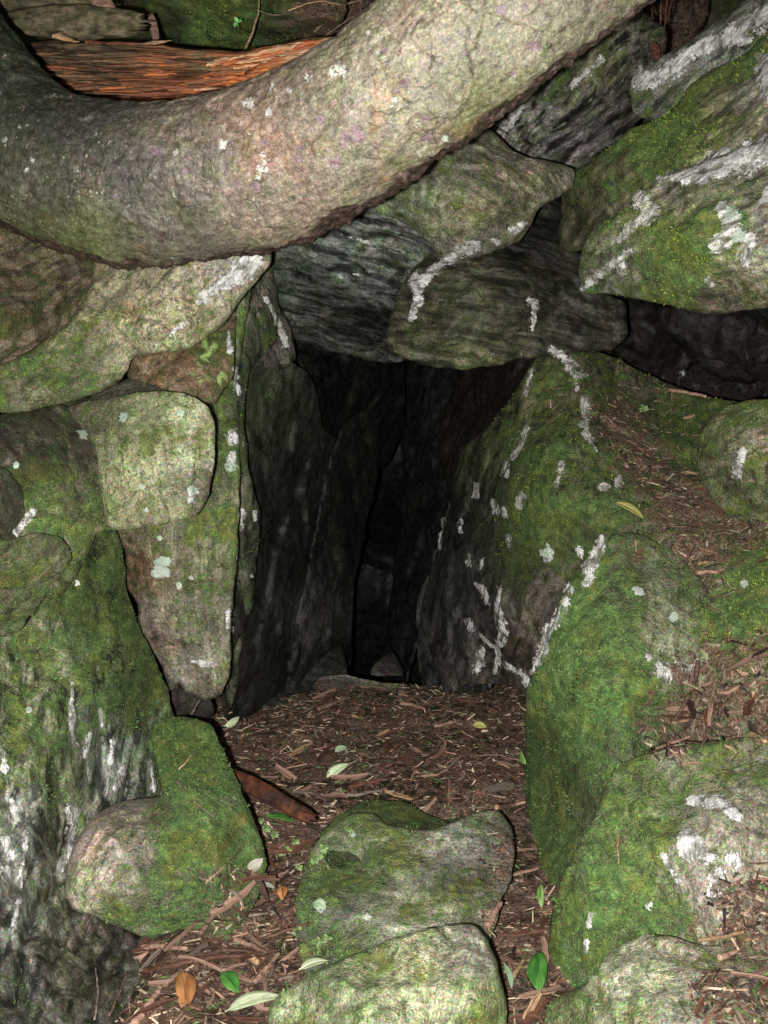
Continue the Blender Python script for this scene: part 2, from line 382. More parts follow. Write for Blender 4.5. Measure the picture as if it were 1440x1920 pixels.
# ------------------------------------------------------------------ painted features (quartz veins, lichen)
# each vein: list of (px, py, halfwidth)
VEINS = [
 # keystone lower edge and lintel
 [(985,420,9),(958,435,10)],[(925,448,6),(935,456,6)],[(895,462,14),(870,466,15),(845,488,9)], [(830,490,9),(800,518,14),(782,528,18),(785,560,10),(768,600,7)],
 [(992,562,7),(1003,572,9),(1002,598,4)], [(1000,600,4),(995,630,2)],
 [(640,520,2),(700,508,2)],[(690,455,2),(640,440,2)],
 # upper right bands
 [(1205,150,22),(1245,140,20),(1290,105,20)], [(1290,95,10),(1360,75,20),(1400,50,24),(1450,20,26)],
 [(1000,165,5),(960,225,12),(945,250,12)],[(1130,110,6),(1060,170,5)],
 [(1235,335,8),(1300,328,18),(1345,310,26),(1400,300,30),(1450,275,30)], [(1200,375,20),(1225,395,16),(1190,420,14),(1160,450,6)],
 [(1355,390,14),(1375,430,20),(1340,460,14),(1410,440,10),(1400,490,10)], [(1160,490,14),(1165,510,12)], [(1330,525,12),(1335,535,6)],[(1180,470,8),(1120,520,6),(1097,540,9)],
 [(1430,110,14),(1440,170,22)],[(1440,360,10),(1430,380,8)],
 # shelf boulder vein running down the top
 [(1035,655,9),(1062,672,10),(1078,700,12),(1100,702,6)], [(1082,725,7),(1080,732,5)], [(1097,750,10),(1100,772,12),(1095,795,6),(1110,832,5)],[(1097,812,6),(1120,845,3)],
 [(998,690,3),(985,740,6)], [(990,800,3),(970,845,6),(960,862,5)], [(950,870,6),(948,890,8)], [(1055,870,6),(1042,912,5)], [(893,908,5),(890,930,7)], [(925,940,6),(932,960,7)],
 [(980,925,6),(975,945,8)], [(1125,912,5),(1140,912,5)], [(1162,895,7),(1160,912,8)], [(865,975,3),(862,995,4)], [(832,975,4),(822,1030,3)], [(952,1005,5),(955,1030,4)],[(945,955,6),(948,965,6)],
 [(880,1040,3),(878,1060,4)],[(903,1050,4),(902,1065,3)],
 [(890,1095,4),(906,1106,7),(914,1130,5)], [(938,1100,4),(932,1132,5),(940,1165,10),(942,1185,11),(935,1220,7),(928,1258,6)], [(878,1165,8),(884,1178,7)],[(898,1188,3),(922,1212,4)], [(905,1220,8),(895,1255,10)],
 [(945,1245,6),(972,1262,6)], [(985,1278,13),(988,1282,9)], [(995,1262,5),(1018,1220,9),(1026,1180,9)], [(1040,1175,8),(1055,1140,10),(1068,1100,8)], [(1130,1010,10),(1110,1060,16),(1100,1095,9)], [(1085,1030,6),(1090,1045,5)],[(1025,1035,10),(1028,1045,10)],
 # big right face patches
 [(1295,1500,10),(1350,1505,16),(1380,1530,12)], [(1290,1570,20),(1300,1600,22),(1330,1605,16)], [(1345,1640,18),(1340,1680,14)], [(1244,1606,9),(1262,1640,6)], [(1272,1650,8)]*2, [(1375,1610,12),(1385,1620,10)],[(1215,1700,6),(1220,1695,6)],
 [(1108,1715,4),(1102,1735,6)],[(1100,1765,7),(1098,1785,4)],[(1250,1262,22),(1285,1262,22)],[(1215,1230,7)]*2,
 # round boulder chip
 [(1390,845,12),(1384,870,13),(1380,888,12)],
 # pale left rock nose
 [(498,470,12),(470,500,22),(440,520,24),(400,540,12),(370,568,8)], [(352,600,4),(322,625,4)],
 # seam down between the slabs
 [(428,620,4),(430,660,5)], [(442,690,5),(445,735,8)], [(438,815,15),(436,822,15)], [(436,850,9),(430,880,8)], [(456,960,8),(452,990,6)], [(478,960,4),(478,975,4)], [(445,1045,4)]*2, [(474,1080,5)]*2,
 [(430,1145,6),(430,1180,7)], [(395,880,6),(400,860,5)],[(362,920,9),(358,935,9)],
 [(360,1240,5),(400,1247,8)],
 [(500,560,4),(520,600,5),(538,650,9)],
 # lower left streaks
 [(135,1280,4),(135,1350,7),(140,1400,5)], [(0,1400,6),(10,1440,9)], [(22,1500,9),(34,1535,10)],[(12,1570,8),(20,1610,11),(10,1650,9)],[(42,1610,3),(36,1660,5)],[(34,1690,7),(25,1750,5)], [(52,1560,5),(45,1620,5)],
 [(138,1520,14),(136,1545,9)], [(133,1560,11),(130,1590,9),(108,1640,8)], [(188,1330,5),(190,1360,4)], [(230,1440,7),(215,1480,6)], [(280,1430,5),(290,1480,7)], [(170,1380,5),(160,1420,5)],[(212,1390,4),(205,1430,4)],
 [(145,1093,5),(146,1094,5)],[(60,960,10),(30,1000,6)],
]
LICH = [(156,815,8),(232,780,10),(340,775,6),(360,920,7),(265,912,5),(275,955,5),(300,1058,12),(312,1075,10),(296,1072,9),(335,1100,5),(430,875,10),(300,1010,5),(360,1085,4),
 (1370,400,12),(1385,440,12),(1395,1095,5),(1280,700,6),(100,420,6),(600,1700,9),(660,1565,6),(690,1720,7),(1200,1110,8),(1260,1160,8),(1090,800,6),(1025,1035,10),(55,1330,6),(30,870,5)]

def paint_masks(px, py):
    vein = np.zeros(len(px)); lich = np.zeros(len(px))
    for v in VEINS:
        w = max(a[2] for a in v)*2.2
        x0 = min(a[0] for a in v)-w; x1 = max(a[0] for a in v)+w; y0 = min(a[1] for a in v)-w; y1 = max(a[1] for a in v)+w
        m = np.where((px > x0) & (px < x1) & (py > y0) & (py < y1))[0]
        if len(m) == 0: continue
        for a, b in zip(v[:-1], v[1:]):
            d, t = segdist(px[m], py[m], a[:2], b[:2])
            ww = (a[2]+(b[2]-a[2])*t)*1.35
            vein[m] = np.maximum(vein[m], np.clip(1-d/ww, 0, 1))
    for (x, y, r) in LICH:
        d = np.hypot(px-x, py-y); lich = np.maximum(lich, np.clip(1-d/(r*2.0), 0, 1))
    return vein, lich

ROCKS = []          # (object, V world, faces) for ray casts
FEAT = {}

def resample(poly, step=9, jag=3.0, seed=0):
    pts = []
    n = len(poly)
    for i in range(n):
        p0, p1, p2, p3 = [np.array(poly[(i+k) % n], float) for k in (-1, 0, 1, 2)]
        L = np.hypot(*(p2-p1)); m = max(2, int(L/step))
        for j in range(m):
            t = j/m
            cr = .5*((2*p1)+(-p0+p2)*t+(2*p0-5*p1+4*p2-p3)*t*t+(-p0+3*p1-3*p2+p3)*t**3)
            ln = p1+(p2-p1)*t
            pts.append(ln*.45+cr*.55)
    P = np.array(pts)
    q = np.concatenate([P, np.full((len(P), 1), seed*37.1)], 1)
    nx = perlin(q/np.array([28, 28, 1.]))+.5*perlin(q/np.array([11, 11, 1.])); ny = perlin(q/np.array([28, 28, 1.])+50)+.5*perlin(q/np.array([11, 11, 1.])+50)
    P[:, 0] += nx*jag; P[:, 1] += ny*jag
    return P

def rock(key, name, outline, z, label, cat='rock', tint=(.2, .19, .14), tints=None, moss=.35, mosses=None, ang=70, foliate=.3, rough=1.0, r=22, T=.28, jag=3.2,
         litter=None, step=5.0, group=None, creases=(), seed=None, kind=None, steps=0., facet=1.0, fs=105., fj=.016, fst=1.15):
    seed = len(ROCKS)+3 if seed is None else seed
    fix = lambda x, y: (x if -100 < x < 1540 else (x-200 if x < 0 else x+200), y if y < 1990 else y+160)
    outline = [fix(*p) for p in outline]
    poly = resample(outline, 9, jag, seed)
    x0, y0 = poly.min(0); x1, y1 = poly.max(0)
    nx = int((x1-x0)/step)+3; ny = int((y1-y0)/step)+3
    gx = x0-step+np.arange(nx)*step; gy = y0-step+np.arange(ny)*step
    cx, cy = np.meshgrid(gx[:-1]+step/2, gy[:-1]+step/2)
    sel = inside(poly, cx.ravel(), cy.ravel()).reshape(cx.shape)
    use = np.zeros((ny, nx), int)
    use[:-1, :-1] += sel; use[1:, :-1] += sel; use[:-1, 1:] += sel; use[1:, 1:] += sel
    idx = -np.ones((ny, nx), int); vm = use > 0; idx[vm] = np.arange(vm.sum())
    VX, VY = np.meshgrid(gx, gy); px = VX[vm].copy(); py = VY[vm].copy(); edge = use[vm] < 4
    # distance to outline + snap
    best = np.full(len(px), 1e9); bx = px.copy(); by = py.copy()
    Q = np.roll(poly, -1, 0)
    for A, B in zip(poly, Q):
        m = np.where((np.abs(px-(A[0]+B[0])/2) < r+60) & (np.abs(py-(A[1]+B[1])/2) < r+60))[0]
        if len(m) == 0: continue
        d, t = segdist(px[m], py[m], A, B)
        u = d < best[m]; mm = m[u]; best[mm] = d[u]
        bx[mm] = (A[0]+(B[0]-A[0])*t)[u]; by[mm] = (A[1]+(B[1]-A[1])*t)[u]
    px[edge] = bx[edge]; py[edge] = by[edge]; best[edge] = 0
    # depth
    zf = tps(z); Z0 = zf(px, py)
    base = unproj(px, py, Z0); so = seed*3.7
    # warp the lookup a little so the ridges wander
    wx = 9*perlin(base*14+so)+3*perlin(base*45+so); wy = 9*perlin(base*14+so+40)+3*perlin(base*45+so+9)
    Z = .18*Z0+.82*(.72*faceted(zf, px+wx, py+wy, fs, fj, seed, fst, math.radians(ang))+.28*faceted(zf, px+wx*.6, py+wy*.6, fs*.38, fj*.55, seed+1, fst, math.radians(ang)))
    # facets: a maximum over a few tilted planes gives chipped, planar faces
    rs = np.random.default_rng(seed)
    cxm, cym = px.mean(), py.mean(); ext = max(np.ptp(px), np.ptp(py))
    pl = []
    for q in range(11):
        qx = rs.uniform(px.min(), px.max()); qy = rs.uniform(py.min(), py.max())
        tx, ty = rs.normal(size=2)*.26
        pl.append(((px-qx)*tx+(py-qy)*ty)*Z/F)
    pl = np.array(pl); fc = pl[:6].max(0)*.8+pl[6:].max(0)*.35; fc = fc-fc.mean()
    disp = facet*-.055*np.tanh(-fc/.055)*.25
    disp = disp+rough*(.004*perlin(base*5+so)+.003*perlin(base*12+so)+.0035*perlin(base*28+so)+.0022*perlin(base*62+so)+.0014*perlin(base*120+so))
    rid = 1-np.abs(perlin(base*9+so+9))*3.0
    disp = disp+rough*.007*np.clip(rid, 0, 1)**3
    # broken ledges: stepped noise leaves small flat faces with sharp risers
    sn = (perlin(base*7+so+70)+.35*perlin(base*19+so+71))*3.2; fl_ = np.floor(sn); fr_ = sn-fl_
    disp = disp+rough*.0075*(fl_+sstep(.72, 1, fr_))
    th = math.radians(ang)
    du = math.cos(th)*RIGHT-math.sin(th)*UP; dv = math.sin(th)*RIGHT+math.cos(th)*UP
    fu = base@du; fv = base@dv; fw = base@FWD
    warp = .02*perlin(base*6+so)+.008*perlin(base*17+so)
    fr = (fv+warp+.35*fw)*42
    st = np.stack([fu*5, fr, fw*5], 1)
    disp = disp+foliate*(.006*perlin(st+so)+.004*np.abs(perlin(st*np.array([1, 2.3, 1])+so)))
    if steps:
        ph = (fv+warp*1.6+.3*fw)*14; sw = ph-np.floor(ph)
        disp = disp+steps*.02*np.where(sw < .85, sw/.85, (1-sw)/.15)
    for cr in creases:       # grooves: [(x,y)...], width px, depth m
        pts, w, dp = cr
        for a, b in zip(pts[:-1], pts[1:]):
            d, t = segdist(px, py, a, b); disp = disp+dp*np.exp(-(d/w)**2)*.8
    vein, lich = paint_masks(px, py)
    disp = disp-.004*sstep(.2, .7, vein)-.0012*lich
    rv = min(r, 24)*np.clip(.38+.6*perlin(base*9+so+31), .16, .85)
    e = np.clip(1-best/rv, 0, 1)
    Rz = rv/F*Z.mean()
    Zr = Z+disp+Rz*1.15*(1-np.sqrt(np.maximum(1-e*e*.985, 0)))
    V = unproj(px, py, Zr)
    # faces
    ii = np.where(sel)
    faces = np.stack([idx[ii[0], ii[1]], idx[ii[0]+1, ii[1]], idx[ii[0]+1, ii[1]+1], idx[ii[0], ii[1]+1]], 1)
    # skirt
    E = {}
    for f in faces:
        for a, b in ((f[0], f[1]), (f[1], f[2]), (f[2], f[3]), (f[3], f[0])):
            if (b, a) in E: del E[(b, a)]
            else: E[(a, b)] = 1
    bv = sorted({a for a, b in E}|{b for a, b in E})
    nb = len(bv); n0 = len(px); mp = {v: i for i, v in enumerate(bv)}
    bvi = np.array(bv); c = np.array([cxm, cym])
    rings = [(.25, .003, .0), (1.0, .05, .0)]
    allpx = [px]; allpy = [py]; allV = [V]
    zb = Zr[bvi]; zback = zb.mean()+T
    ff = faces.tolist()
    for ri, (tt, sh, _) in enumerate(rings):
        qx = px[bvi]+(cxm-px[bvi])*sh; qy = py[bvi]+(cym-py[bvi])*sh
        zz = zb+(np.maximum(zback, zb+T*.5)-zb)*tt
        P = unproj(qx, qy, zz); P += (np.stack([perlin(P*11+so), perlin(P*11+so+5), perlin(P*11+so+9)], 1))*.006*(ri+1)
        allpx.append(px[bvi]); allpy.append(py[bvi]); allV.append(P)
    ce = unproj(np.array([cxm]), np.array([cym]), np.array([zback+.05]))
    allpx.append(np.array([cxm])); allpy.append(np.array([cym])); allV.append(ce)
    lay = [lambda v: v, lambda v: n0+mp[v], lambda v: n0+nb+mp[v]]
    for (a, b) in E:
        for k in (0, 1):
            ff.append([lay[k](b), lay[k](a), lay[k+1](a), lay[k+1](b)])
        ff.append([n0+nb+mp[b], n0+nb+mp[a], n0+2*nb])
    V = np.concatenate(allV); APX = np.concatenate(allpx); APY = np.concatenate(allpy)
    pad = len(V)-n0
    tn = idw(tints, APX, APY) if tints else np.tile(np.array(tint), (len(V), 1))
    ms = idw(mosses, APX, APY)[:, 0] if mosses else np.full(len(V), float(moss))
    if litter is not None: lt = idw(litter, APX, APY)[:, 0]
    else: lt = np.full(len(V), -1.0)
    vein = np.concatenate([vein, np.zeros(pad)]); lich = np.concatenate([lich, np.zeros(pad)])
    ms[n0:] *= .6
    tn = tn.copy(); tn[n0:] *= .7
    fol = np.stack([V@du, V@dv+.0*V@FWD, V@FWD*.6+(V@dv)*.2], 1)
    mask = np.stack([ms, vein, lich, lt], 1)
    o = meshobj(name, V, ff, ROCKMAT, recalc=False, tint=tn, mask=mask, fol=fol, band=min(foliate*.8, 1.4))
    if kind: tag(o, kind=kind)
    else: tag(o, label, cat, group)
    ROCKS.append((key, o, V, ff, ms, lt, n0))
    return o
#@@SCENE
# ================================================================== ROCKS
G_OUT = 'rocks walling the cave mouth'
rock('R1', 'rock', [(-120,380),(60,400),(200,440),(190,520),(140,605),(60,662),(-20,702),(-120,745)],
     [(-100,450,1.68),(180,490,1.84),(0,600,1.68),(0,680,1.72),(130,600,1.80)],
     'brown streaked rock slab under the left end of the curved trunk', tint=(.13,.10,.062), moss=.36, ang=-38, foliate=.8)
rock('R2', 'rock', [(-120,690),(-20,690),(60,655),(132,602),(172,530),(185,440),(300,400),(480,410),(505,455),(503,495),(470,540),(432,588),(400,620),(350,655),(300,660),(252,668),(240,695),(215,722),(150,748),(110,758),(50,772),(-20,775),(-120,780)],
     [(200,480,1.66),(480,470,1.63),(300,560,1.57),(350,640,1.60),(100,680,1.60),(-50,740,1.57),(220,700,1.65),(470,530,1.66),(20,700,1.6)],
     'pale rock with a whitish quartz nose directly under the trunk',
     tints=[(300,540,(.36,.32,.22)),(250,600,(.32,.29,.19)),(450,500,(.36,.33,.27)),(60,700,(.15,.15,.08)),(150,660,(.17,.17,.09)),(330,640,(.30,.28,.18))],
     mosses=[(300,540,.06),(250,500,.14),(60,720,.52),(150,660,.45),(400,600,.3),(450,500,.05),(300,630,.12)], ang=-50, foliate=.3, r=16)
rock('R3', 'rock', [(250,660),(330,640),(400,600),(440,560),(438,700),(425,725),(400,757),(372,755),(330,738),(275,716),(240,708)],
     [(260,690,1.70),(340,655,1.70),(345,690,1.64),(420,600,1.74),(410,740,1.68),(300,720,1.68)],
     'small brown wedge stone with bright moss on its right, above the pale green block',
     tint=(.20,.14,.085), mosses=[(300,680,-.3),(350,700,-.2),(390,650,.7),(400,700,.6),(420,720,.5),(300,710,-.3)], ang=-35, foliate=.15, rough=.5, r=10,
     creases=[([(278,702),(320,672),(360,640)],5,.02)])
rock('R4', 'rock', [(112,762),(150,746),(215,720),(262,704),(330,728),(385,750),(400,775),(300,830),(180,830)],
     [(130,765,1.70),(260,712,1.74),(390,765,1.72),(250,800,1.68)], 'shaded top of the pale green block, painted in as a thin dark slab',
     tint=(.075,.07,.05), moss=.1, ang=-15, r=8, rough=.6)  # stands in for the block's shaded top; the shade is in its tint
rock('R5', 'rock', [(120,768),(165,752),(235,742),(300,732),(345,738),(385,757),(401,790),(403,850),(400,880),(390,930),(370,967),(300,985),(205,994),(190,940),(180,850),(150,800)],
     [(130,772,1.66),(270,745,1.60),(300,765,1.55),(385,775,1.56),(396,930,1.60),(330,860,1.53),(230,900,1.54),(210,985,1.56),(370,960,1.57),(385,870,1.56),(180,810,1.60)],
     'pale yellow-green squarish block with mint lichen spots, left of the cave',
     tints=[(300,760,(.40,.42,.24)),(250,850,(.34,.36,.20)),(370,850,(.38,.38,.26)),(300,950,(.31,.30,.18)),(385,900,(.17,.14,.11)),(160,780,(.2,.18,.13))],
     mosses=[(300,790,.42),(220,830,.42),(350,780,.3),(250,900,.26),(350,920,.22),(395,930,-.2),(220,970,.1)], ang=75, foliate=.2, r=12, rough=.7, facet=.7,
     creases=[([(372,868),(368,960)],6,.012)])
rock('R6', 'rock', [(-120,770),(-20,778),(60,768),(118,758),(150,785),(190,815),(212,860),(218,900),(206,990),(180,1005),(165,1040),(120,1110),(40,1110),(-120,1060)],
     [(-100,900,1.48),(100,880,1.53),(200,880,1.585),(120,770,1.64),(190,990,1.62),(60,950,1.52),(-50,780,1.58),(150,1000,1.56),(60,800,1.56)],
     'dark mossy rounded rock left of the pale green block',
     tints=[(60,850,(.085,.07,.045)),(0,820,(.07,.055,.04)),(150,950,(.12,.12,.07)),(160,820,(.10,.085,.06)),(150,1010,(.22,.22,.12)),(100,960,(.17,.18,.08))],
     mosses=[(60,800,.4),(50,900,.5),(150,930,.5),(100,980,.62),(190,840,.3)], ang=60, foliate=.6, r=30,
     creases=[([(60,965),(90,935),(110,925)],6,.012)])
rock('R6b', 'rock', [(-120,880),(-20,868),(30,900),(52,940),(54,965),(30,1000),(10,1025),(-120,1040)],
     [(-60,950,1.42),(10,900,1.46),(50,950,1.50),(0,1000,1.45)], 'small dark rock poking in at the left edge beside the rounded mossy rock', tint=(.07,.06,.04), moss=.4, r=18)
rock('R7', 'rock', [(-120,1010),(20,1012),(60,1000),(110,1005),(130,1030),(132,1050),(100,1100),(60,1150),(40,1180),(-30,1260),(-120,1300)],
     [(-100,1150,1.44),(60,1050,1.46),(120,1035,1.50),(50,1150,1.50),(0,1100,1.44)],
     'mottled green rock at the left edge with a slanting crack below it', tint=(.15,.145,.085), moss=.45, ang=-50, foliate=.4, r=14)
rock('R8', 'rock', [(-120,1200),(20,1190),(90,1100),(140,1040),(178,998),(215,990),(234,1050),(238,1110),(260,1170),(292,1240),(314,1290),(326,1345),(345,1400),(345,1600),(310,1800),(260,1850),(220,1920),(200,2050),(-120,2050)],
     [(-100,1300,1.38),(50,1250,1.46),(200,1030,1.62),(225,1150,1.62),(310,1300,1.68),(200,1300,1.54),(250,1430,1.60),(60,1450,1.36),(200,1600,1.50),(50,1700,1.24),(230,1800,1.36),(30,1900,1.10),(150,1930,1.17),(160,1400,1.51),(120,1300,1.45),(190,1200,1.58),(130,1700,1.33),(270,1850,1.30)],
     'tall layered dark green rock wall with white vertical streaks, filling the lower left',
     tints=[(200,1100,(.075,.10,.04)),(280,1300,(.085,.105,.045)),(50,1300,(.20,.20,.12)),(20,1550,(.24,.25,.22)),(60,1700,(.14,.145,.125)),(220,1430,(.19,.20,.18)),(40,1850,(.09,.09,.075)),(90,1620,(.13,.13,.10)),(150,1800,(.10,.085,.07)),(230,1750,(.06,.05,.045)),(200,1850,(.06,.055,.045)),(100,1450,(.15,.16,.09)),(150,1600,(.16,.15,.11))],
     mosses=[(200,1100,.78),(280,1250,.75),(220,1300,.6),(100,1250,.5),(50,1200,.55),(50,1400,.5),(20,1550,-.1),(220,1450,-.05),(100,1500,.45),(60,1700,.25),(150,1780,.2),(60,1850,.3),(300,1420,.5),(250,1650,.1),(100,1620,.3)],
     ang=97, foliate=1.3, r=12, steps=.22,
     creases=[([(185,1250),(192,1400),(200,1500)],9,.02),([(140,1560),(110,1650),(50,1760)],8,.02),([(100,1420),(120,1500)],7,.015)])
rock('R9', 'rock', [(195,985),(300,950),(360,880),(390,780),(400,740),(425,700),(430,600),(450,540),(470,540),(455,640),(442,720),(447,800),(450,900),(446,1000),(440,1100),(434,1160),(432,1250),(417,1298),(388,1313),(350,1300),(332,1280),(320,1300),(300,1242),(262,1182),(258,1130),(236,1098),(234,1030)],
     [(215,1000,1.72),(300,1000,1.68),(430,900,1.72),(430,1100,1.71),(340,1100,1.655),(270,1160,1.73),(380,1290,1.74),(430,650,1.80),(310,1250,1.75),(415,1200,1.73),(250,1040,1.72),(350,1200,1.69)],
     'long hanging grey-green slab with a pale lichen flower, pointing down left of the cave',
     tints=[(300,1020,(.21,.20,.12)),(270,1060,(.15,.09,.06)),(400,1000,(.19,.20,.11)),(340,1150,(.24,.23,.16)),(300,1180,(.22,.17,.14)),(400,1240,(.25,.24,.18)),(420,800,(.13,.14,.08)),(430,650,(.15,.17,.1)),(370,1290,(.22,.2,.16))],
     mosses=[(300,1020,.45),(400,1000,.55),(270,1060,-.1),(420,850,.55),(430,650,.4),(340,1150,.22),(300,1190,-.1),(390,1230,.16),(400,1100,.5)], ang=85, foliate=.35, r=15,
     creases=[([(245,1100),(400,1095)],6,.006)])
rock('R10', 'rock', [(440,560),(500,480),(520,560),(515,640),(470,690),(458,760),(462,840),(470,900),(487,960),(482,1050),(474,1130),(455,1190),(440,1310),(425,1310),(420,900)],
     [(450,600,1.88),(500,520,1.93),(450,900,1.80),(475,1000,1.87),(440,1250,1.92),(445,760,1.80)], 'narrow upright rock seam with white quartz knobs beside the hanging slab',
     tint=(.10,.10,.07), moss=.45, ang=88, foliate=1.2, r=10, steps=.2)
rock('R11', 'rock', [(430,700),(455,672),(522,668),(575,695),(597,745),(606,800),(640,830),(700,850),(692,910),(670,1000),(648,1100),(636,1200),(640,1300),(500,1330),(420,1340),(420,1000)],
     [(450,700,1.95),(500,1000,2.02),(570,720,2.08),(600,1000,2.38),(690,880,2.9),(640,1250,2.7),(440,1300,1.98),(520,1280,2.15),(560,1150,2.25),(600,800,2.3)],
     'dark sloping rock forming the left wall of the cave', tints=[(480,760,(.07,.075,.045)),(540,800,(.045,.05,.036)),(580,1170,(.075,.07,.068)),(460,1200,(.04,.036,.034)),(640,950,(.017,.017,.017)),(520,1050,(.018,.020,.017)),(600,1000,(.016,.017,.016)),(660,880,(.018,.018,.018)),(500,950,(.026,.03,.022)),(620,1200,(.018,.018,.018)),(520,1230,(.022,.022,.021)),(560,900,(.03,.032,.026))],  # tints fall off inwards, painting the cave's darkness onto the wall
     mosses=[(480,740,.4),(540,720,.3),(465,850,.3),(560,900,-.4),(600,1100,-.6),(480,1200,-.4),(500,1000,-.3),(650,900,-.9)], ang=-74, foliate=.7, r=14, steps=.25,
     creases=[([(540,1240),(575,1080),(600,960)],10,.03),([(470,1200),(520,1000),(590,830)],10,.03)])
rock('R12', 'rock', [(480,500),(515,560),(545,620),(552,672),(520,695),(450,690),(440,600)], [(500,520,1.93),(545,660,2.03),(455,670,1.93),(500,620,1.95)],
     'dark narrow rock with one pale edge at the upper left of the cave', tint=(.11,.095,.085), moss=.12, ang=65, foliate=.9, r=10)
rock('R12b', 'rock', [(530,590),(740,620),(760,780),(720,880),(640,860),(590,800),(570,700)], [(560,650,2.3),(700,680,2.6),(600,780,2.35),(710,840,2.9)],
     'rock under the swirled lintel at the top left inside the cave, shade painted blackish', tint=(.009,.009,.008), moss=-.9, ang=-60, foliate=1, r=14, facet=1.5)  # near-black tint carries the shade of the cave
rock('R13', 'rock', [(490,470),(515,430),(600,390),(740,350),(800,420),(850,470),(800,530),(760,590),(770,670),(720,682),(640,662),(560,642),(530,600),(512,540)],
     [(520,520,2.02),(600,480,1.96),(700,420,1.96),(650,600,2.08),(730,670,2.2),(750,540,2.02),(790,450,2.0)],
     'dark swirled banded rock under the middle of the trunk, above the cave', tints=[(650,480,(.11,.12,.11)),(720,430,(.12,.125,.11)),(620,600,(.04,.04,.036)),(740,640,(.04,.04,.036)),(560,540,(.055,.06,.05))], moss=.14, ang=14, foliate=1.4, r=12, steps=.45, jag=5)
rock('R15', 'rock', [(733,590),(760,520),(810,470),(950,410),(1040,350),(1120,340),(1140,540),(1172,565),(1176,625),(1150,655),(1060,662),(990,672),(930,685),(870,692),(790,682),(725,655)],
     [(750,600,1.98),(800,500,1.96),(850,640,1.87),(860,688,1.97),(1000,660,1.97),(1000,560,1.90),(1150,600,2.03),(1050,420,2.12),(900,560,1.87),(960,470,1.95)],
     'broad dark lintel rock with white quartz patches over the cave mouth',
     tints=[(800,560,(.08,.076,.048)),(870,665,(.17,.17,.11)),(850,610,(.07,.07,.045)),(1000,480,(.035,.032,.027)),(1000,560,(.06,.055,.04)),(1100,600,(.06,.055,.045)),(1060,420,(.028,.028,.024)),(930,600,(.065,.065,.04)),(1130,500,(.03,.03,.025))],
     mosses=[(800,580,.30),(900,620,.3),(850,670,.25),(1000,560,.2),(1060,450,.0),(1130,600,.05),(1000,480,.0)], ang=8, foliate=.9, r=12, steps=.3, jag=5)
rock('R14', 'rock', [(700,395),(780,330),(890,225),(965,285),(1020,300),(1078,318),(1072,350),(1050,368),(1010,392),(995,420),(975,450),(900,480),(840,495),(800,450),(760,415)],
     [(740,400,1.78),(910,260,1.80),(1060,330,1.80),(900,380,1.66),(980,440,1.81),(840,480,1.81),(1000,340,1.74),(850,340,1.7)],
     'mottled greenish wedge boulder jammed under the right side of the trunk',
     tints=[(830,380,(.27,.26,.17)),(900,400,(.25,.22,.13)),(920,290,(.23,.21,.16)),(1020,340,(.22,.20,.15)),(960,400,(.18,.16,.11)),(780,370,(.24,.25,.18)),(900,460,(.25,.23,.2))],
     mosses=[(830,380,.35),(900,350,.42),(940,400,.4),(1000,330,.02),(920,280,.05),(850,440,.1),(780,380,.3)], ang=35, foliate=.5, r=18)
rock('R16', 'rock', [(905,235),(950,190),(1040,110),(1180,20),(1250,60),(1230,180),(1180,250),(1110,300),(1075,324),(1000,302),(950,280)],
     [(930,240,1.93),(1080,315,2.03),(1100,200,1.86),(1200,100,1.93),(1010,230,1.87)],
     'dark diagonal banded rock tucked behind the trunk and the wedge boulder',
     tints=[(1100,130,(.13,.13,.08)),(1050,200,(.12,.115,.10)),(1080,270,(.13,.12,.12)),(960,230,(.2,.2,.17)),(1180,200,(.1,.09,.085))], mosses=[(1080,120,.5),(1020,180,.5),(1080,230,.05),(1150,200,.05),(950,240,0),(1060,280,-.1)], ang=-38, foliate=1.5, r=14, steps=.4)
rock('R17a', 'rock', [(1180,150),(1240,110),(1300,70),(1380,15),(1450,-30),(1560,-110),(1560,120),(1440,150),(1330,220),(1240,230),(1190,215)],
     [(1200,180,1.88),(1300,110,1.82),(1440,30,1.72),(1440,120,1.72),(1300,200,1.82)],
     'ridge with a white quartz band at the upper right corner', tint=(.15,.15,.13), mosses=[(1250,130,.1),(1270,200,.4),(1400,100,.3),(1330,140,.2)], ang=-36, foliate=1.0, r=14)
rock('R17', 'rock', [(1060,335),(1110,300),(1190,240),(1250,215),(1290,165),(1340,130),(1400,100),(1450,60),(1560,20),(1560,300),(1440,290),(1330,330),(1250,350),(1190,400),(1110,460),(1050,470)],
     [(1080,350,1.88),(1260,200,1.76),(1340,150,1.70),(1440,90,1.62),(1440,200,1.50),(1300,260,1.60),(1200,350,1.74),(1090,440,1.93),(1150,320,1.76),(1370,260,1.58)],
     'bright moss-topped boulder in the upper right, above the thick quartz vein',
     tints=[(1150,330,(.14,.13,.07)),(1340,190,(.28,.27,.16)),(1400,170,(.30,.27,.22)),(1280,190,(.28,.30,.07)),(1230,260,(.22,.25,.07)),(1380,240,(.18,.17,.12)),(1090,420,(.09,.08,.05))],
     mosses=[(1280,170,1.0),(1300,130,.9),(1230,250,1.0),(1160,310,.6),(1100,400,.4),(1380,120,.9),(1340,190,.15),(1400,190,.1),(1320,300,.35),(1420,240,.15),(1180,360,.5)], ang=-35, foliate=.7, r=24, steps=.15)
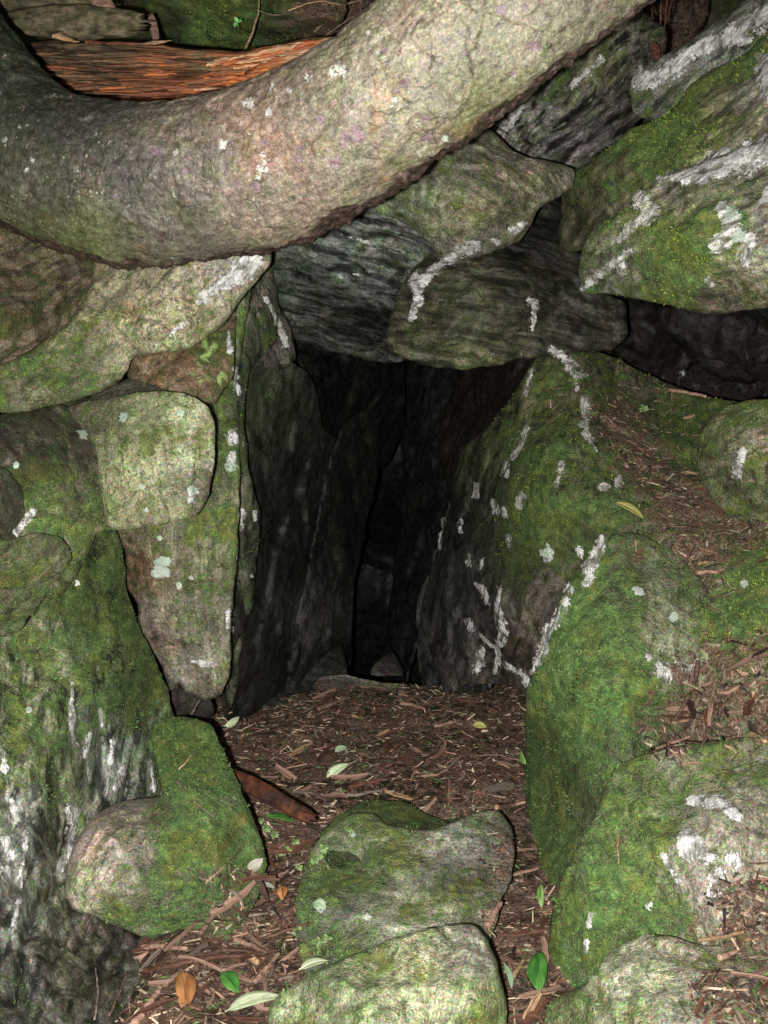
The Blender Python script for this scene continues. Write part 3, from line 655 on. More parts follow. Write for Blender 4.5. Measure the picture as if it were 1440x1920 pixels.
rock('R18', 'rock', [(1095,548),(1085,500),(1105,440),(1180,385),(1240,330),(1330,300),(1440,262),(1560,215),(1560,600),(1440,578),(1350,590),(1290,582),(1200,560),(1130,550)],
     [(1100,540,1.80),(1150,450,1.66),(1250,400,1.58),(1350,350,1.52),(1440,300,1.48),(1300,480,1.49),(1440,450,1.42),(1350,580,1.58),(1200,550,1.68)],
     'big overhanging boulder with vivid moss and white patches at the right edge',
     tints=[(1150,480,(.24,.24,.17)),(1280,470,(.30,.32,.09)),(1220,400,(.2,.22,.08)),(1350,430,(.28,.29,.2)),(1420,420,(.24,.22,.18)),(1250,360,(.15,.14,.12)),(1350,570,(.15,.13,.10)),(1130,540,(.25,.25,.2))],
     mosses=[(1270,470,1.05),(1210,400,.6),(1320,420,.6),(1180,460,.45),(1130,500,.3),(1400,360,.35),(1430,480,.3),(1350,570,.15),(1260,360,.15),(1270,530,.75),(1250,350,.1)], ang=-22, foliate=.7, r=26, steps=.12)
# recess under the overhang: three buried blocks, their near-black tint painting its shade
for i, (c, zz, lb) in enumerate([([(1130,520),(1300,540),(1330,640),(1250,730),(1160,690)], 2.28, 'rock at the left end of the gap under the overhanging boulder, shade painted black'),
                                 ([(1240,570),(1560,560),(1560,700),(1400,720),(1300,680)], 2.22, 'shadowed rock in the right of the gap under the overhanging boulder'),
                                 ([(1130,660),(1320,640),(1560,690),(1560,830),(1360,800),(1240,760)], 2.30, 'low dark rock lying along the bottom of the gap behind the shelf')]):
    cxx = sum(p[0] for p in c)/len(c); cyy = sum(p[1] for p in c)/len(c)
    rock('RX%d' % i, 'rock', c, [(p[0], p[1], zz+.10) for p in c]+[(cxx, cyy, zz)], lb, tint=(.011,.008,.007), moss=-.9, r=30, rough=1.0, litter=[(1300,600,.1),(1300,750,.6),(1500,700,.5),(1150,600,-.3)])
rock('R21', 'boulder', [(1003,672),(1045,655),(1130,662),(1240,715),(1350,748),(1560,800),(1560,1150),(1440,1400),(1200,1400),(1000,1325),(985,1300),(950,1285),(880,1282),(835,1300),(800,1200),(787,1150),(815,1050),(845,950),(862,850),(915,800),(962,740)],
     [(1000,690,2.02),(1060,700,1.97),(980,900,1.76),(868,900,2.20),(795,1150,2.30),(860,1270,2.08),(900,1100,1.88),(1000,1000,1.75),(1050,1080,1.79),(980,1270,1.86),(1090,1030,1.74),(1120,930,1.67),(1200,720,2.12),(1340,760,2.02),(1200,850,1.86),(1280,950,1.70),(1400,1100,1.52),(1440,1250,1.40),(1250,1150,1.58),(1240,1330,1.50),(1300,1380,1.46),(930,1200,1.86),(1110,800,1.83),(930,820,2.05)],
     'large shelf boulder right of the cave, mossy side wall and litter-covered top', cat='boulder',
     tints=[(900,950,(.05,.055,.04)),(850,1100,(.04,.042,.042)),(860,1000,(.02,.022,.02)),(880,1200,(.07,.065,.065)),(1000,950,(.12,.15,.06)),(1000,850,(.12,.14,.07)),(960,1190,(.055,.04,.032)),(1040,1120,(.05,.04,.03)),(1050,750,(.14,.13,.07)),(1150,900,(.16,.15,.09)),(1250,1200,(.26,.26,.17)),(1080,1050,(.11,.10,.06)),(1180,700,(.15,.13,.10))],  # low tints beside the mossy slab paint in the crease shadow
     mosses=[(980,780,.5),(1050,720,.55),(930,1000,.5),(1000,930,.9),(980,1050,.85),(1050,980,.8),(900,900,.1),(840,1100,-.1),(880,1200,-.1),(950,1100,.45),(970,1190,-.1),(1040,1130,-.1),(1100,880,.6),(1180,760,.55),(1300,780,.75),(1220,900,.5),(1250,1150,.5),(1420,1080,1.0),(1400,1180,.95),(1350,1000,.3),(1320,1330,.2),(1240,1330,.3)],
     litter=[(1040,745,.5),(1150,780,.7),(1200,850,.75),(1270,960,.75),(1080,720,.2),(1300,1020,.75),(1400,1010,.6),(1260,760,.35),(1340,1100,.4),(1420,1090,-.2),(1330,1280,.6),(1280,1340,.65),(1420,1260,.75),(1250,1180,-.3),(1100,900,-.1),(1000,900,-1),(950,1050,-1),(1060,1000,-.6),(980,760,-.6),(1180,1000,.2),(850,1200,-1),(1320,800,-.3),(1100,700,-.3)],
     ang=-72, foliate=.9, r=14, steps=.12, creases=[([(1145,1000),(1085,1070),(1050,1160),(1005,1250)],7,.02)])
rock('R22', 'boulder', [(1150,1003),(1200,1000),(1270,1040),(1330,1110),(1345,1230),(1315,1340),(1200,1420),(1165,1460),(1130,1560),(1080,1660),(1040,1720),(1010,1600),(985,1500),(988,1300),(1010,1240),(1060,1110)],
     [(1150,1020,1.60),(1250,1045,1.60),(1065,1115,1.58),(1015,1260,1.57),(995,1450,1.68),(1050,1400,1.53),(1040,1620,1.50),(1150,1200,1.47),(1290,1200,1.50),(1150,1400,1.42),(1250,1350,1.45),(1100,1450,1.46),(1120,1540,1.45),(1020,1540,1.60)],
     'smooth steep slab thick with green moss, right of the litter floor', cat='boulder',
     tints=[(1100,1200,(.14,.20,.065)),(1130,1330,(.13,.19,.06)),(1240,1180,(.24,.25,.16)),(1200,1080,(.17,.18,.11)),(1050,1450,(.09,.12,.05)),(1010,1400,(.06,.09,.035)),(1150,1450,(.15,.16,.10))],
     mosses=[(1100,1150,.7),(1100,1300,.85),(1180,1250,.66),(1250,1150,.3),(1200,1050,.5),(1050,1400,.9),(1020,1550,.8),(1150,1400,.6),(1270,1250,.35),(1110,1520,.4)],
     litter=[(1300,1300,.6),(1240,1360,.5),(1180,1030,.35),(1260,1080,.25),(1100,1250,-1),(1060,1500,-1),(1150,1150,-1),(1170,1440,.15)], ang=-80, foliate=.3, r=34, rough=.8)
rock('R23', 'boulder', [(1165,1430),(1250,1402),(1440,1380),(1560,1370),(1560,1790),(1440,1800),(1290,1800),(1180,1800),(1110,1880),(1040,1960),(1022,1850),(1030,1750),(1055,1640),(1110,1540),(1140,1460)],
     [(1165,1450,1.335),(1440,1400,1.31),(1300,1500,1.255),(1440,1600,1.19),(1075,1620,1.32),(1150,1700,1.235),(1040,1880,1.31),(1300,1760,1.19),(1200,1600,1.255),(1050,1750,1.32),(1120,1560,1.31),(1430,1480,1.25)],
     'big mossy boulder in the lower right with beige bare patches', cat='boulder',
     tints=[(1200,1500,(.16,.19,.08)),(1350,1550,(.34,.30,.24)),(1330,1680,(.30,.26,.22)),(1100,1700,(.12,.17,.06)),(1200,1680,(.15,.20,.07)),(1430,1500,(.22,.20,.15)),(1300,1440,(.2,.21,.12)),(1320,1600,(.36,.33,.26))],
     mosses=[(1200,1500,.58),(1300,1430,.42),(1160,1650,.68),(1100,1780,.66),(1240,1560,.5),(1350,1540,.2),(1310,1600,.1),(1340,1660,.1),(1430,1450,.45),(1260,1700,.65),(1430,1600,.3),(1230,1600,.6),(1380,1720,.3)],
     litter=[(1440,1680,.6),(1400,1720,.65),(1300,1730,.35),(1200,1500,-1),(1200,1700,-1),(1350,1550,-1),(1250,1395,.5),(1430,1390,.4),(1150,1500,-.4)], ang=-75, foliate=.35, r=28, rough=.9)
rock('R24', 'boulder', [(1308,830),(1330,785),(1365,760),(1440,748),(1560,750),(1560,1040),(1440,1015),(1380,980),(1335,940),(1312,890)],
     [(1310,850,1.74),(1400,850,1.57),(1500,900,1.52),(1440,760,1.66),(1350,775,1.74),(1440,1000,1.66),(1350,940,1.68)],
     'rounded mossy boulder with a white chip, at the right edge on the shelf', cat='boulder',
     tints=[(1400,775,(.34,.36,.18)),(1420,815,(.30,.26,.20)),(1400,900,(.17,.16,.10)),(1340,850,(.17,.16,.10))], mosses=[(1400,775,.75),(1340,830,.5),(1420,820,.25),(1400,930,.55),(1350,900,.4),(1440,980,.2)], ang=-12, foliate=.7, r=36)
rock('R25', 'boulder', [(1010,1990),(1022,1900),(1050,1872),(1100,1842),(1138,1790),(1170,1765),(1210,1752),(1262,1756),(1310,1772),(1370,1770),(1440,1760),(1560,1755),(1560,2050),(1010,2050)],
     [(1030,1900,1.18),(1200,1780,1.16),(1200,1900,1.07),(1400,1850,1.08),(1440,1770,1.18),(1300,2000,1.02),(1120,1860,1.13)],
     'pale crusted stone in the bottom right corner', cat='boulder',
     tints=[(1200,1830,(.42,.42,.30)),(1080,1890,(.20,.22,.11)),(1320,1800,(.28,.25,.2)),(1400,1850,(.26,.23,.19)),(1180,1900,(.36,.36,.26))],
     mosses=[(1200,1820,.05),(1070,1880,.45),(1150,1880,.2),(1300,1790,.3),(1400,1800,.25),(1270,1870,.25),(1420,1760,.6)],
     litter=[(1330,1850,.6),(1380,1890,.6),(1200,1830,-1),(1100,1880,-1),(1430,1800,.3),(1300,1790,-.1)], ang=-80, foliate=.3, r=30)
rock('R26', 'boulder', [(480,1990),(505,1890),(560,1840),(620,1808),(740,1760),(800,1742),(850,1733),(892,1740),(915,1770),(935,1830),(950,1900),(952,1990),(950,2050),(490,2050)],
     [(520,1900,1.17),(850,1750,1.20),(700,1900,1.08),(900,1850,1.12),(940,1950,1.12),(700,1800,1.16)],
     'pale green crusted stone at the bottom centre', cat='boulder', tints=[(800,1850,(.38,.39,.24)),(600,1870,(.26,.28,.17)),(880,1780,(.33,.31,.24)),(900,1900,(.3,.32,.17))],
     mosses=[(800,1840,.22),(700,1800,.42),(600,1850,.45),(880,1770,.0),(900,1900,.4),(720,1900,.3),(620,1900,.2)], ang=-78, foliate=.35, r=30)
rock('R28', 'boulder', [(600,1560),(640,1525),(690,1500),(760,1505),(830,1537),(900,1527),(930,1600),(860,1650),(720,1650),(620,1630)],
     [(650,1530,1.60),(760,1520,1.62),(700,1580,1.52),(850,1560,1.56),(800,1620,1.5),(640,1600,1.5)],
     'low dark mossy rock at the front edge of the litter floor', tint=(.12,.13,.07), moss=.55, r=22, ang=15)
rock('R27', 'boulder', [(555,1700),(566,1640),(588,1590),(618,1556),(650,1530),(700,1524),(722,1545),(770,1556),(815,1556),(860,1538),(905,1520),(938,1522),(958,1550),(965,1600),(958,1650),(938,1690),(928,1740),(890,1800),(700,1870),(590,1860),(560,1780)],
     [(560,1600,1.52),(690,1545,1.54),(910,1535,1.53),(780,1610,1.47),(950,1650,1.43),(650,1740,1.34),(850,1720,1.355),(560,1700,1.40),(800,1800,1.28),(700,1660,1.42)],
     'squat mottled boulder in the centre foreground below the litter floor', cat='boulder',
     tints=[(850,1580,(.20,.20,.16)),(700,1650,(.22,.24,.15)),(650,1580,(.24,.26,.16)),(750,1700,(.34,.34,.25)),(900,1650,(.17,.15,.12)),(620,1720,(.20,.20,.15))],
     mosses=[(650,1570,.5),(700,1640,.5),(850,1560,.25),(780,1620,.25),(700,1720,.35),(850,1700,.35),(600,1680,.6),(920,1600,.2),(660,1780,.5)],
     litter=[(940,1620,.5),(900,1700,.15),(600,1700,.1),(800,1600,-1),(700,1700,-.7),(720,1585,.1),(640,1800,.1)], ang=5, foliate=.3, r=8, facet=.2, rough=.9, fs=90., fj=.010)
rock('R29', 'boulder', [(282,1375),(300,1352),(340,1347),(392,1357),(412,1395),(436,1440),(458,1500),(485,1560),(500,1620),(480,1690),(440,1750),(370,1790),(275,1757),(200,1727),(130,1700),(124,1640),(140,1580),(175,1530),(240,1500),(305,1492),(295,1440)],
     [(300,1360,1.60),(390,1365,1.58),(400,1450,1.50),(470,1560,1.47),(340,1480,1.43),(240,1510,1.46),(140,1600,1.37),(200,1650,1.29),(330,1620,1.31),(290,1740,1.37),(400,1700,1.34),(470,1660,1.41),(150,1680,1.36)],
     'mossy hump-backed boulder with a bare pinkish left end, lower left', cat='boulder',
     tints=[(170,1580,(.46,.38,.32)),(150,1660,(.46,.40,.33)),(215,1540,(.34,.28,.24)),(190,1700,(.26,.26,.17)),(330,1550,(.14,.15,.07)),(340,1400,(.12,.17,.06)),(400,1650,(.16,.15,.09))],
     mosses=[(160,1600,-.5),(150,1660,-.3),(215,1560,-.1),(200,1540,-.4),(240,1640,.6),(330,1580,.95),(340,1430,.95),(420,1600,.8),(300,1700,.8),(390,1380,.8),(220,1700,.5)],
     litter=[(430,1650,.35),(420,1720,.5),(330,1700,-.5),(300,1500,-1),(360,1520,.15),(400,1450,-.6),(200,1600,-1)], ang=-65, foliate=.2, r=36)
# rocks inside the cave: its darkness is painted into their low tints
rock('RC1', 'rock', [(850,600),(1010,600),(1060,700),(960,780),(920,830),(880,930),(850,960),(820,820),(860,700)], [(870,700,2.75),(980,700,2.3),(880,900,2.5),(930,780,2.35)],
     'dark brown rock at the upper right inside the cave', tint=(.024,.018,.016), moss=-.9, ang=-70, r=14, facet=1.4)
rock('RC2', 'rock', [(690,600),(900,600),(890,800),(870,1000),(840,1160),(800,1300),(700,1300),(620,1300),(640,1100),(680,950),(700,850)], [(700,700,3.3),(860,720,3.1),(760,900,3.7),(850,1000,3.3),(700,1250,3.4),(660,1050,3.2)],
     'rock closing the back of the cave, its shade painted in as black', tint=(.006,.006,.0065), moss=-.9, ang=-70, r=14, rough=.8, facet=.5, foliate=.4, fj=.05)
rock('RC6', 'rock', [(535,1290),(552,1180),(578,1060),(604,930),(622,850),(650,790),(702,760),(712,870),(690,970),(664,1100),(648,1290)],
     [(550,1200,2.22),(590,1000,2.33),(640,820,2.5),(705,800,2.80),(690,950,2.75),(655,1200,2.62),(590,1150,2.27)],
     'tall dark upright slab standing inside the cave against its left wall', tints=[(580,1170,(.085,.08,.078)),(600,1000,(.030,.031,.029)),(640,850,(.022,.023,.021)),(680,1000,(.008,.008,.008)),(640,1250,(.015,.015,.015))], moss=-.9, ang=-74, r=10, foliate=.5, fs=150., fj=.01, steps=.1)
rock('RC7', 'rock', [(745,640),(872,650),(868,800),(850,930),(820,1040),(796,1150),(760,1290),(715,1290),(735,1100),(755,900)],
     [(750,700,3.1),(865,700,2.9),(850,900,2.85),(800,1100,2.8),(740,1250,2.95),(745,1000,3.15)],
     'slanting slab deep in the cave on its right side, shade painted near-black', tint=(.013,.013,.014), moss=-.9, ang=-74, r=10, foliate=.5, fs=150., fj=.01)
rock('RC3', 'rock', [(780,1150),(800,1080),(840,1060),(900,1150),(920,1290),(830,1300),(790,1290)], [(790,1150,2.32),(850,1100,2.25),(880,1260,2.1),(810,1270,2.3)],
     'dark streaked rock at the foot of the right cave wall', tint=(.05,.05,.05), moss=-.1, ang=-82, foliate=1.2, r=14)
rock('RC4', 'rock', [(470,1330),(490,1240),(550,1180),(640,1210),(650,1290),(600,1310)], [(500,1270,2.3),(600,1230,2.5),(560,1290,2.3)],
     'small grey rock at the foot of the left cave wall', tint=(.05,.05,.045), moss=-.1, ang=-70, r=14)
rock('RC5', 'stone', [(696,1264),(702,1246),(716,1232),(732,1222),(741,1231),(752,1250),(758,1266)], [(712,1240,2.7),(735,1240,2.72),(725,1262,2.66)], 'small loose grey stone on the dark cave floor', cat='stone', tint=(.10,.09,.08), moss=-.5, r=6, T=.06, jag=3.5, fs=18., fj=.006)
rock('R30', 'stone', [(320,1310),(330,1282),(350,1296),(395,1312),(400,1345),(330,1350)], [(330,1330,1.86),(380,1330,1.9)], 'dark wedge stone in the hole below the hanging slab', cat='stone', tint=(.06,.05,.045), moss=0, r=8, T=.1)
rock('R31', 'stone', [(585,1290),(600,1270),(650,1266),(705,1278),(760,1283),(740,1300),(640,1300)], [(600,1280,2.3),(700,1285,2.28)], 'flat grey stone at the back lip of the litter floor', cat='stone', tint=(.17,.15,.14), moss=.3, r=8, T=.06, jag=1.5, litter=[(600,1290,.5),(700,1275,-.3)])
rock('R32', 'stone', [(818,1300),(828,1284),(850,1280),(872,1288),(868,1302)], [(845,1290,2.24),(830,1298,2.24)], 'little pinkish grey stone at the right of the back lip', cat='stone', tint=(.19,.15,.13), moss=.1, r=7, T=.05, jag=1)
# moss bank above / behind the trunk
rock('RT1', 'rock', [(560,-110),(900,-110),(1300,-110),(1330,20),(1290,90),(1190,160),(1050,180),(800,200),(600,150),(520,100),(540,20)], [(600,80,2.30),(900,50,2.25),(1250,50,2.45),(1230,120,2.5),(700,-60,2.15),(1000,150,2.35)],
     'reddish brown earth bank behind the trunk, upper right of centre', cat='earth bank', tint=(.09,.055,.04), moss=.25, r=30, rough=2, litter=[(700,60,.7),(650,20,.8),(1250,60,.4),(600,90,.2)])
rock('RT2', 'rock', [(270,-110),(620,-110),(650,20),(610,80),(540,95),(420,100),(330,80),(290,40),(260,-10)], [(330,60,2.20),(450,30,2.0),(600,60,2.12),(450,90,2.22),(450,-50,1.95),(560,20,2.0)],
     'bank covered with bright moss at the top, behind the red broken log', cat='earth bank', tints=[(330,40,(.08,.08,.04)),(390,10,(.28,.32,.10)),(430,45,(.22,.24,.08)),(500,60,(.10,.09,.05)),(590,30,(.17,.12,.07))], mosses=[(330,20,.5),(400,20,1.2),(450,60,.7),(560,30,.55),(620,20,.3),(400,-50,.9)], r=30, rough=2, litter=[(600,20,.6),(450,40,-.4),(520,80,.3)])

# ================================================================== GROUND + HILLSIDE
def ground_h(x, y):
    q = np.stack([x, y, np.zeros_like(x)], 1)
    h = .018*perlin(q*2.2+3)+.010*perlin(q*6+7)+.005*perlin(q*16+1)+.003*perlin(q*45+1)
    # the litter floor in front of the cave is a shallow raised pan ending in a lip at its back
    d = np.hypot((x-.0)/.55, (y-1.85)/.42)
    h = h+.03*sstep(1.1, .5, d)
    h = h-.05*sstep(2.22, 2.36, y+.05*x)*sstep(.9, .5, np.abs(x))
    h = h-.07*sstep(-.27, -.40, x)*sstep(1.8, 1.5, y)+.02*perlin(q*9+60)*sstep(1.6, 1.3, y)
    h = h-.13*sstep(2.3, 2.6, y)*sstep(.9, .5, np.abs(x))-.55*sstep(2.6, 3.2, y)*sstep(1.1, .6, np.abs(x))
    h = h+.006*perlin(q*60+4)*sstep(.1, .4, perlin(q*9+40)+.4)+.012*np.abs(perlin(q*13+8))
    far = np.maximum(np.hypot(x, y-2)-3, 0); h = h+far*.05*perlin(q*.35)
    return h
def graded(a, b, lo, hi, fine, n):
    mid = np.arange(lo, hi+1e-6, fine)
    l = lo-np.cumsum(np.geomspace(fine, 3, n)); r_ = hi+np.cumsum(np.geomspace(fine, 3, n))
    return np.concatenate([l[::-1], mid, r_])
gx = graded(0, 0, -.85, .75, .007, 40); gy = graded(0, 0, .95, 2.9, .007, 40)
X, Y = np.meshgrid(gx, gy); x = X.ravel(); y = Y.ravel()
GV = np.stack([x, y, ground_h(x, y)], 1)
nxg = len(gx); nyg = len(gy)
jj, ii = np.meshgrid(np.arange(nyg-1), np.arange(nxg-1), indexing='ij')
a = (jj*nxg+ii).ravel(); GF = np.stack([a, a+1, a+1+nxg, a+nxg], 1).tolist()
gpx, gpy, gz = proj(GV)
q = GV*3
gm = .22+.5*perlin(q*1.3+4)+.3*perlin(q*5+4)
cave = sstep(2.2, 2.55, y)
gt = np.tile(np.array([.075, .05, .035]), (len(x), 1))*(1-.93*cave[:, None])  # tint cut past the lip: cave shade painted on the floor
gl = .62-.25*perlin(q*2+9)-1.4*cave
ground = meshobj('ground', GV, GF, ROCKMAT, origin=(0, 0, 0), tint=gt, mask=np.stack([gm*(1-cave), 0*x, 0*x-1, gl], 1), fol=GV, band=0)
tag(ground, kind='structure')
ROCKS.append(('GROUND', ground, GV, GF, gm, gl, len(x)))

def hillside():
    hx = np.concatenate([np.linspace(-5200, -900, 40), np.arange(-880, 2400, 22), np.linspace(2420, 6500, 40)]); hy = np.concatenate([np.linspace(-4200, -500, 30), np.arange(-480, 1500, 22)])
    X, Y = np.meshgrid(hx, hy); x = X.ravel(); y = Y.ravel()
    ctl = [(-900,0,2.5),(-200,0,2.5),(300,60,2.5),(600,0,2.6),(1200,60,2.75),(1700,0,2.5),(2400,200,2.6),(1500,650,2.75),(2400,900,2.6),(780,800,4.8),(760,1100,4.8),(600,900,4.4),(950,900,4.3),(760,620,4.0),(350,700,2.6),(350,1200,2.6),(-300,900,2.1),(-300,1500,1.9),(-1000,1000,2.3),(1300,1200,2.6),(1700,1200,2.2),(1900,1500,2.0),(500,1450,3.2),(900,1450,3.2),(-900,-500,2.8),(700,-700,3.2),(2300,-600,2.9)]
    Z = np.clip(idw(ctl, x, y, 4)[:, 0], 1.6, 4.9)
    out = np.maximum(np.maximum(-900-x, x-2400), np.maximum(-500-y, 0))/F
    Z = Z+out*1.4
    B = unproj(x, y, Z)
    Z = Z+.10*perlin(B*2+5)+.04*perlin(B*6)+.015*perlin(B*17)
    V = unproj(x, y, Z)
    nx_ = len(hx); jj, ii = np.meshgrid(np.arange(len(hy)-1), np.arange(nx_-1), indexing='ij'); a = (jj*nx_+ii).ravel()
    Fh = np.stack([a, a+nx_, a+nx_+1, a+1], 1).tolist()
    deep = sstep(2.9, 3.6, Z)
    t = np.tile(np.array([.10, .08, .055]), (len(x), 1))*(1-.95*deep[:, None])  # darker tint far in paints the shade of the cave
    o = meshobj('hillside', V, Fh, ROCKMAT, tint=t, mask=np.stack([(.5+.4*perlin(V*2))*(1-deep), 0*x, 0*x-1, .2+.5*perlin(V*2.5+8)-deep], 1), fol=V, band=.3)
    tag(o, kind='structure')
    return o
hillside()

# ================================================================== CURVED TRUNK
def catmull(P, n):
    P = np.array(P, float); out = []
    m = len(P)-3
    for s in np.linspace(0, m-1e-6, n):
        i = int(s); t = s-i; p0, p1, p2, p3 = P[i:i+4]
        out.append(.5*((2*p1)+(-p0+p2)*t+(2*p0-5*p1+4*p2-p3)*t*t+(-p0+3*p1-3*p2+p3)*t**3))
    return np.array(out)
def trunk():
    C = catmull([(-560,-520,1.75),(-330,-260,1.66),(-190,-20,1.60),(-85,150,1.54),(40,285,1.49),(190,344,1.44),(330,348,1.40),(467,322,1.36),(606,261,1.31),(746,171,1.26),(884,68,1.22),(1020,-32,1.19),(1200,-155,1.17),(1500,-350,1.17),(1800,-520,1.2)], 620)
    P = unproj(C[:, 0], C[:, 1], C[:, 2])
    T = np.gradient(P, axis=0); T /= np.linalg.norm(T, axis=1)[:, None]
    view = P-CAM; view /= np.linalg.norm(view, axis=1)[:, None]
    S = np.cross(T, view); S /= np.linalg.norm(S, axis=1)[:, None]     # in the picture plane, towards the underside
    if S[300]@UP > 0: S = -S
    D = np.cross(T, S); D *= np.sign((D*view).sum(1))[:, None]*-1         # towards the viewer
    rad = 146*C[:, 2]/F*(1+.03*perlin(np.stack([C[:, 0]/170, C[:, 1]/170, C[:, 2]*0], 1)))
    nr = 300; th = np.arange(nr)/nr*2*math.pi
    cs, sn = np.cos(th), np.sin(th)
    V = P[:, None]+rad[:, None, None]*(cs[None, :, None]*S[:, None]+sn[None, :, None]*D[:, None]*.72)
    nrm = cs[None, :, None]*S[:, None]+sn[None, :, None]*D[:, None]
    V = V.reshape(-1, 3); nrm = nrm.reshape(-1, 3)
    L = np.concatenate([[0], np.cumsum(np.linalg.norm(np.diff(P, axis=0), axis=1))])
    lu = np.repeat(L, nr); tv = np.tile(th, len(P))*.11
    under = np.tile(cs, len(P))
    q = V
    d = .010*perlin(q*4+2)+.004*perlin(q*10+1)+.0018*perlin(q*30)+.0010*perlin(q*70)+.0010*perlin(q*130)
    # scaly plates
    pl = perlin(q*20+33)+.3*perlin(q*50); d = d+.0028*sstep(.05, .10, pl)*sstep(-.1, .3, perlin(q*6+3))-.0030*sstep(.2, .25, perlin(q*13+3)+.3*perlin(q*44))
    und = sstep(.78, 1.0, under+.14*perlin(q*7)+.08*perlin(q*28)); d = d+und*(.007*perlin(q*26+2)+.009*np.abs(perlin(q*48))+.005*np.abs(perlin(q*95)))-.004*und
    V = V+nrm*d[:, None]
    px, py, Z = proj(V)
    pts = [(150,250,(.09,.088,.08)),(60,200,(.055,.065,.05)),(250,330,(.13,.122,.112)),(100,350,(.115,.12,.09)),(20,80,(.05,.065,.04)),(400,300,(.22,.195,.17)),(350,420,(.18,.165,.135)),(550,230,(.33,.285,.235)),(500,350,(.26,.235,.19)),(650,180,(.36,.325,.255)),(650,300,(.29,.265,.20)),(800,80,(.38,.34,.265)),(800,200,(.31,.285,.21)),(950,50,(.35,.315,.24)),(150,450,(.19,.21,.10)),(1050,10,(.29,.265,.20)),(900,180,(.26,.255,.15)),(500,260,(.40,.27,.21)),(495,300,(.42,.27,.22)),(60,440,(.12,.13,.07))]
    tn = np.concatenate([idw(pts, px[i:i+40000], py[i:i+40000]) for i in range(0, len(px), 40000)])
    tn = tn*np.array([.74, .71, .68])
    lich = np.zeros(len(px)); pur = np.zeros(len(px))
    for (a, b, r) in [(635,132,11),(625,140,8),(575,145,7),(470,193,8),(455,196,5),(490,290,5),(495,305,7),(488,318,6),(485,332,5),(500,318,4),(418,270,6),(333,284,6),(835,262,6),(50,320,5),(60,300,4),(545,172,5),(505,210,6),(510,165,6),(628,190,4),(690,60,3),(740,185,4),(780,240,3),(10,262,5)]:
        lich = np.maximum(lich, np.clip(1-np.hypot(px-a, py-b)/(r*1.9), 0, 1))
    for (a, b, r) in [(945,25,20),(930,50,18),(985,12,16),(760,155,14),(745,170,12),(250,315,14),(655,260,22),(625,310,20),(620,330,18),(480,348,12),(500,270,14),(660,255,10),(290,285,16),(440,345,22),(960,140,18),(980,120,14),(1000,90,16),(600,225,14),(350,320,10),(800,260,14),(560,300,10),(720,95,12),(870,100,9)]:
        pur = np.maximum(pur, np.clip(1-np.hypot((px-a), (py-b)*1.2)/(r*1.5), 0, 1))
    front = (np.tile(sn, len(P)) > -.2)
    lich *= front; pur = pur*front
    nr_, nl = nr, len(P)
    i, j = np.meshgrid(np.arange(nl-1), np.arange(nr_), indexing='ij'); a = (i*nr_+j).ravel(); b = (i*nr_+(j+1) % nr_).ravel()
    Fc = np.stack([a, b, b+nr_, a+nr_], 1).tolist()
    Fc.append(list(range(nr_))[::-1]); Fc.append([(nl-1)*nr_+k for k in range(nr_)])
    o = meshobj('tree_trunk', V, Fc, BARK, recalc=True, tint=tn, mask=np.stack([und*.95, lich, pur*.75, 0*und], 1), fol=np.stack([tv, lu, 0*tv], 1))
    tag(o, 'thick curved grey-brown tree trunk sagging across the top of the cave', 'tree trunk')
    ROCKS.append(('TRUNK', o, V, Fc[:-2], np.zeros(len(V)), np.zeros(len(V)), len(V)))
    return o
trunk()

# ================================================================== BVH for placing loose things
allv = []; allf = []; owner = []; off = 0
for (key, o, V, ff, ms, lt, n0) in ROCKS:
    allv += V.tolist(); allf += [[i+off for i in f] for f in ff]; owner += [key]*len(ff); off += len(V)
BVH = BVHTree.FromPolygons(allv, allf, epsilon=0.0)
CAMV = Vector(CAM)
def hit(px, py, only=None):
    d = (P3(px, py, 1.0)-CAMV).normalized()
    p, n, i, dist = BVH.ray_cast(CAMV, d, 12)
    if p is None: return None
    if n.dot(d) > 0: n = -n
    if only and owner[i] not in only: return None
    return p, n, owner[i]

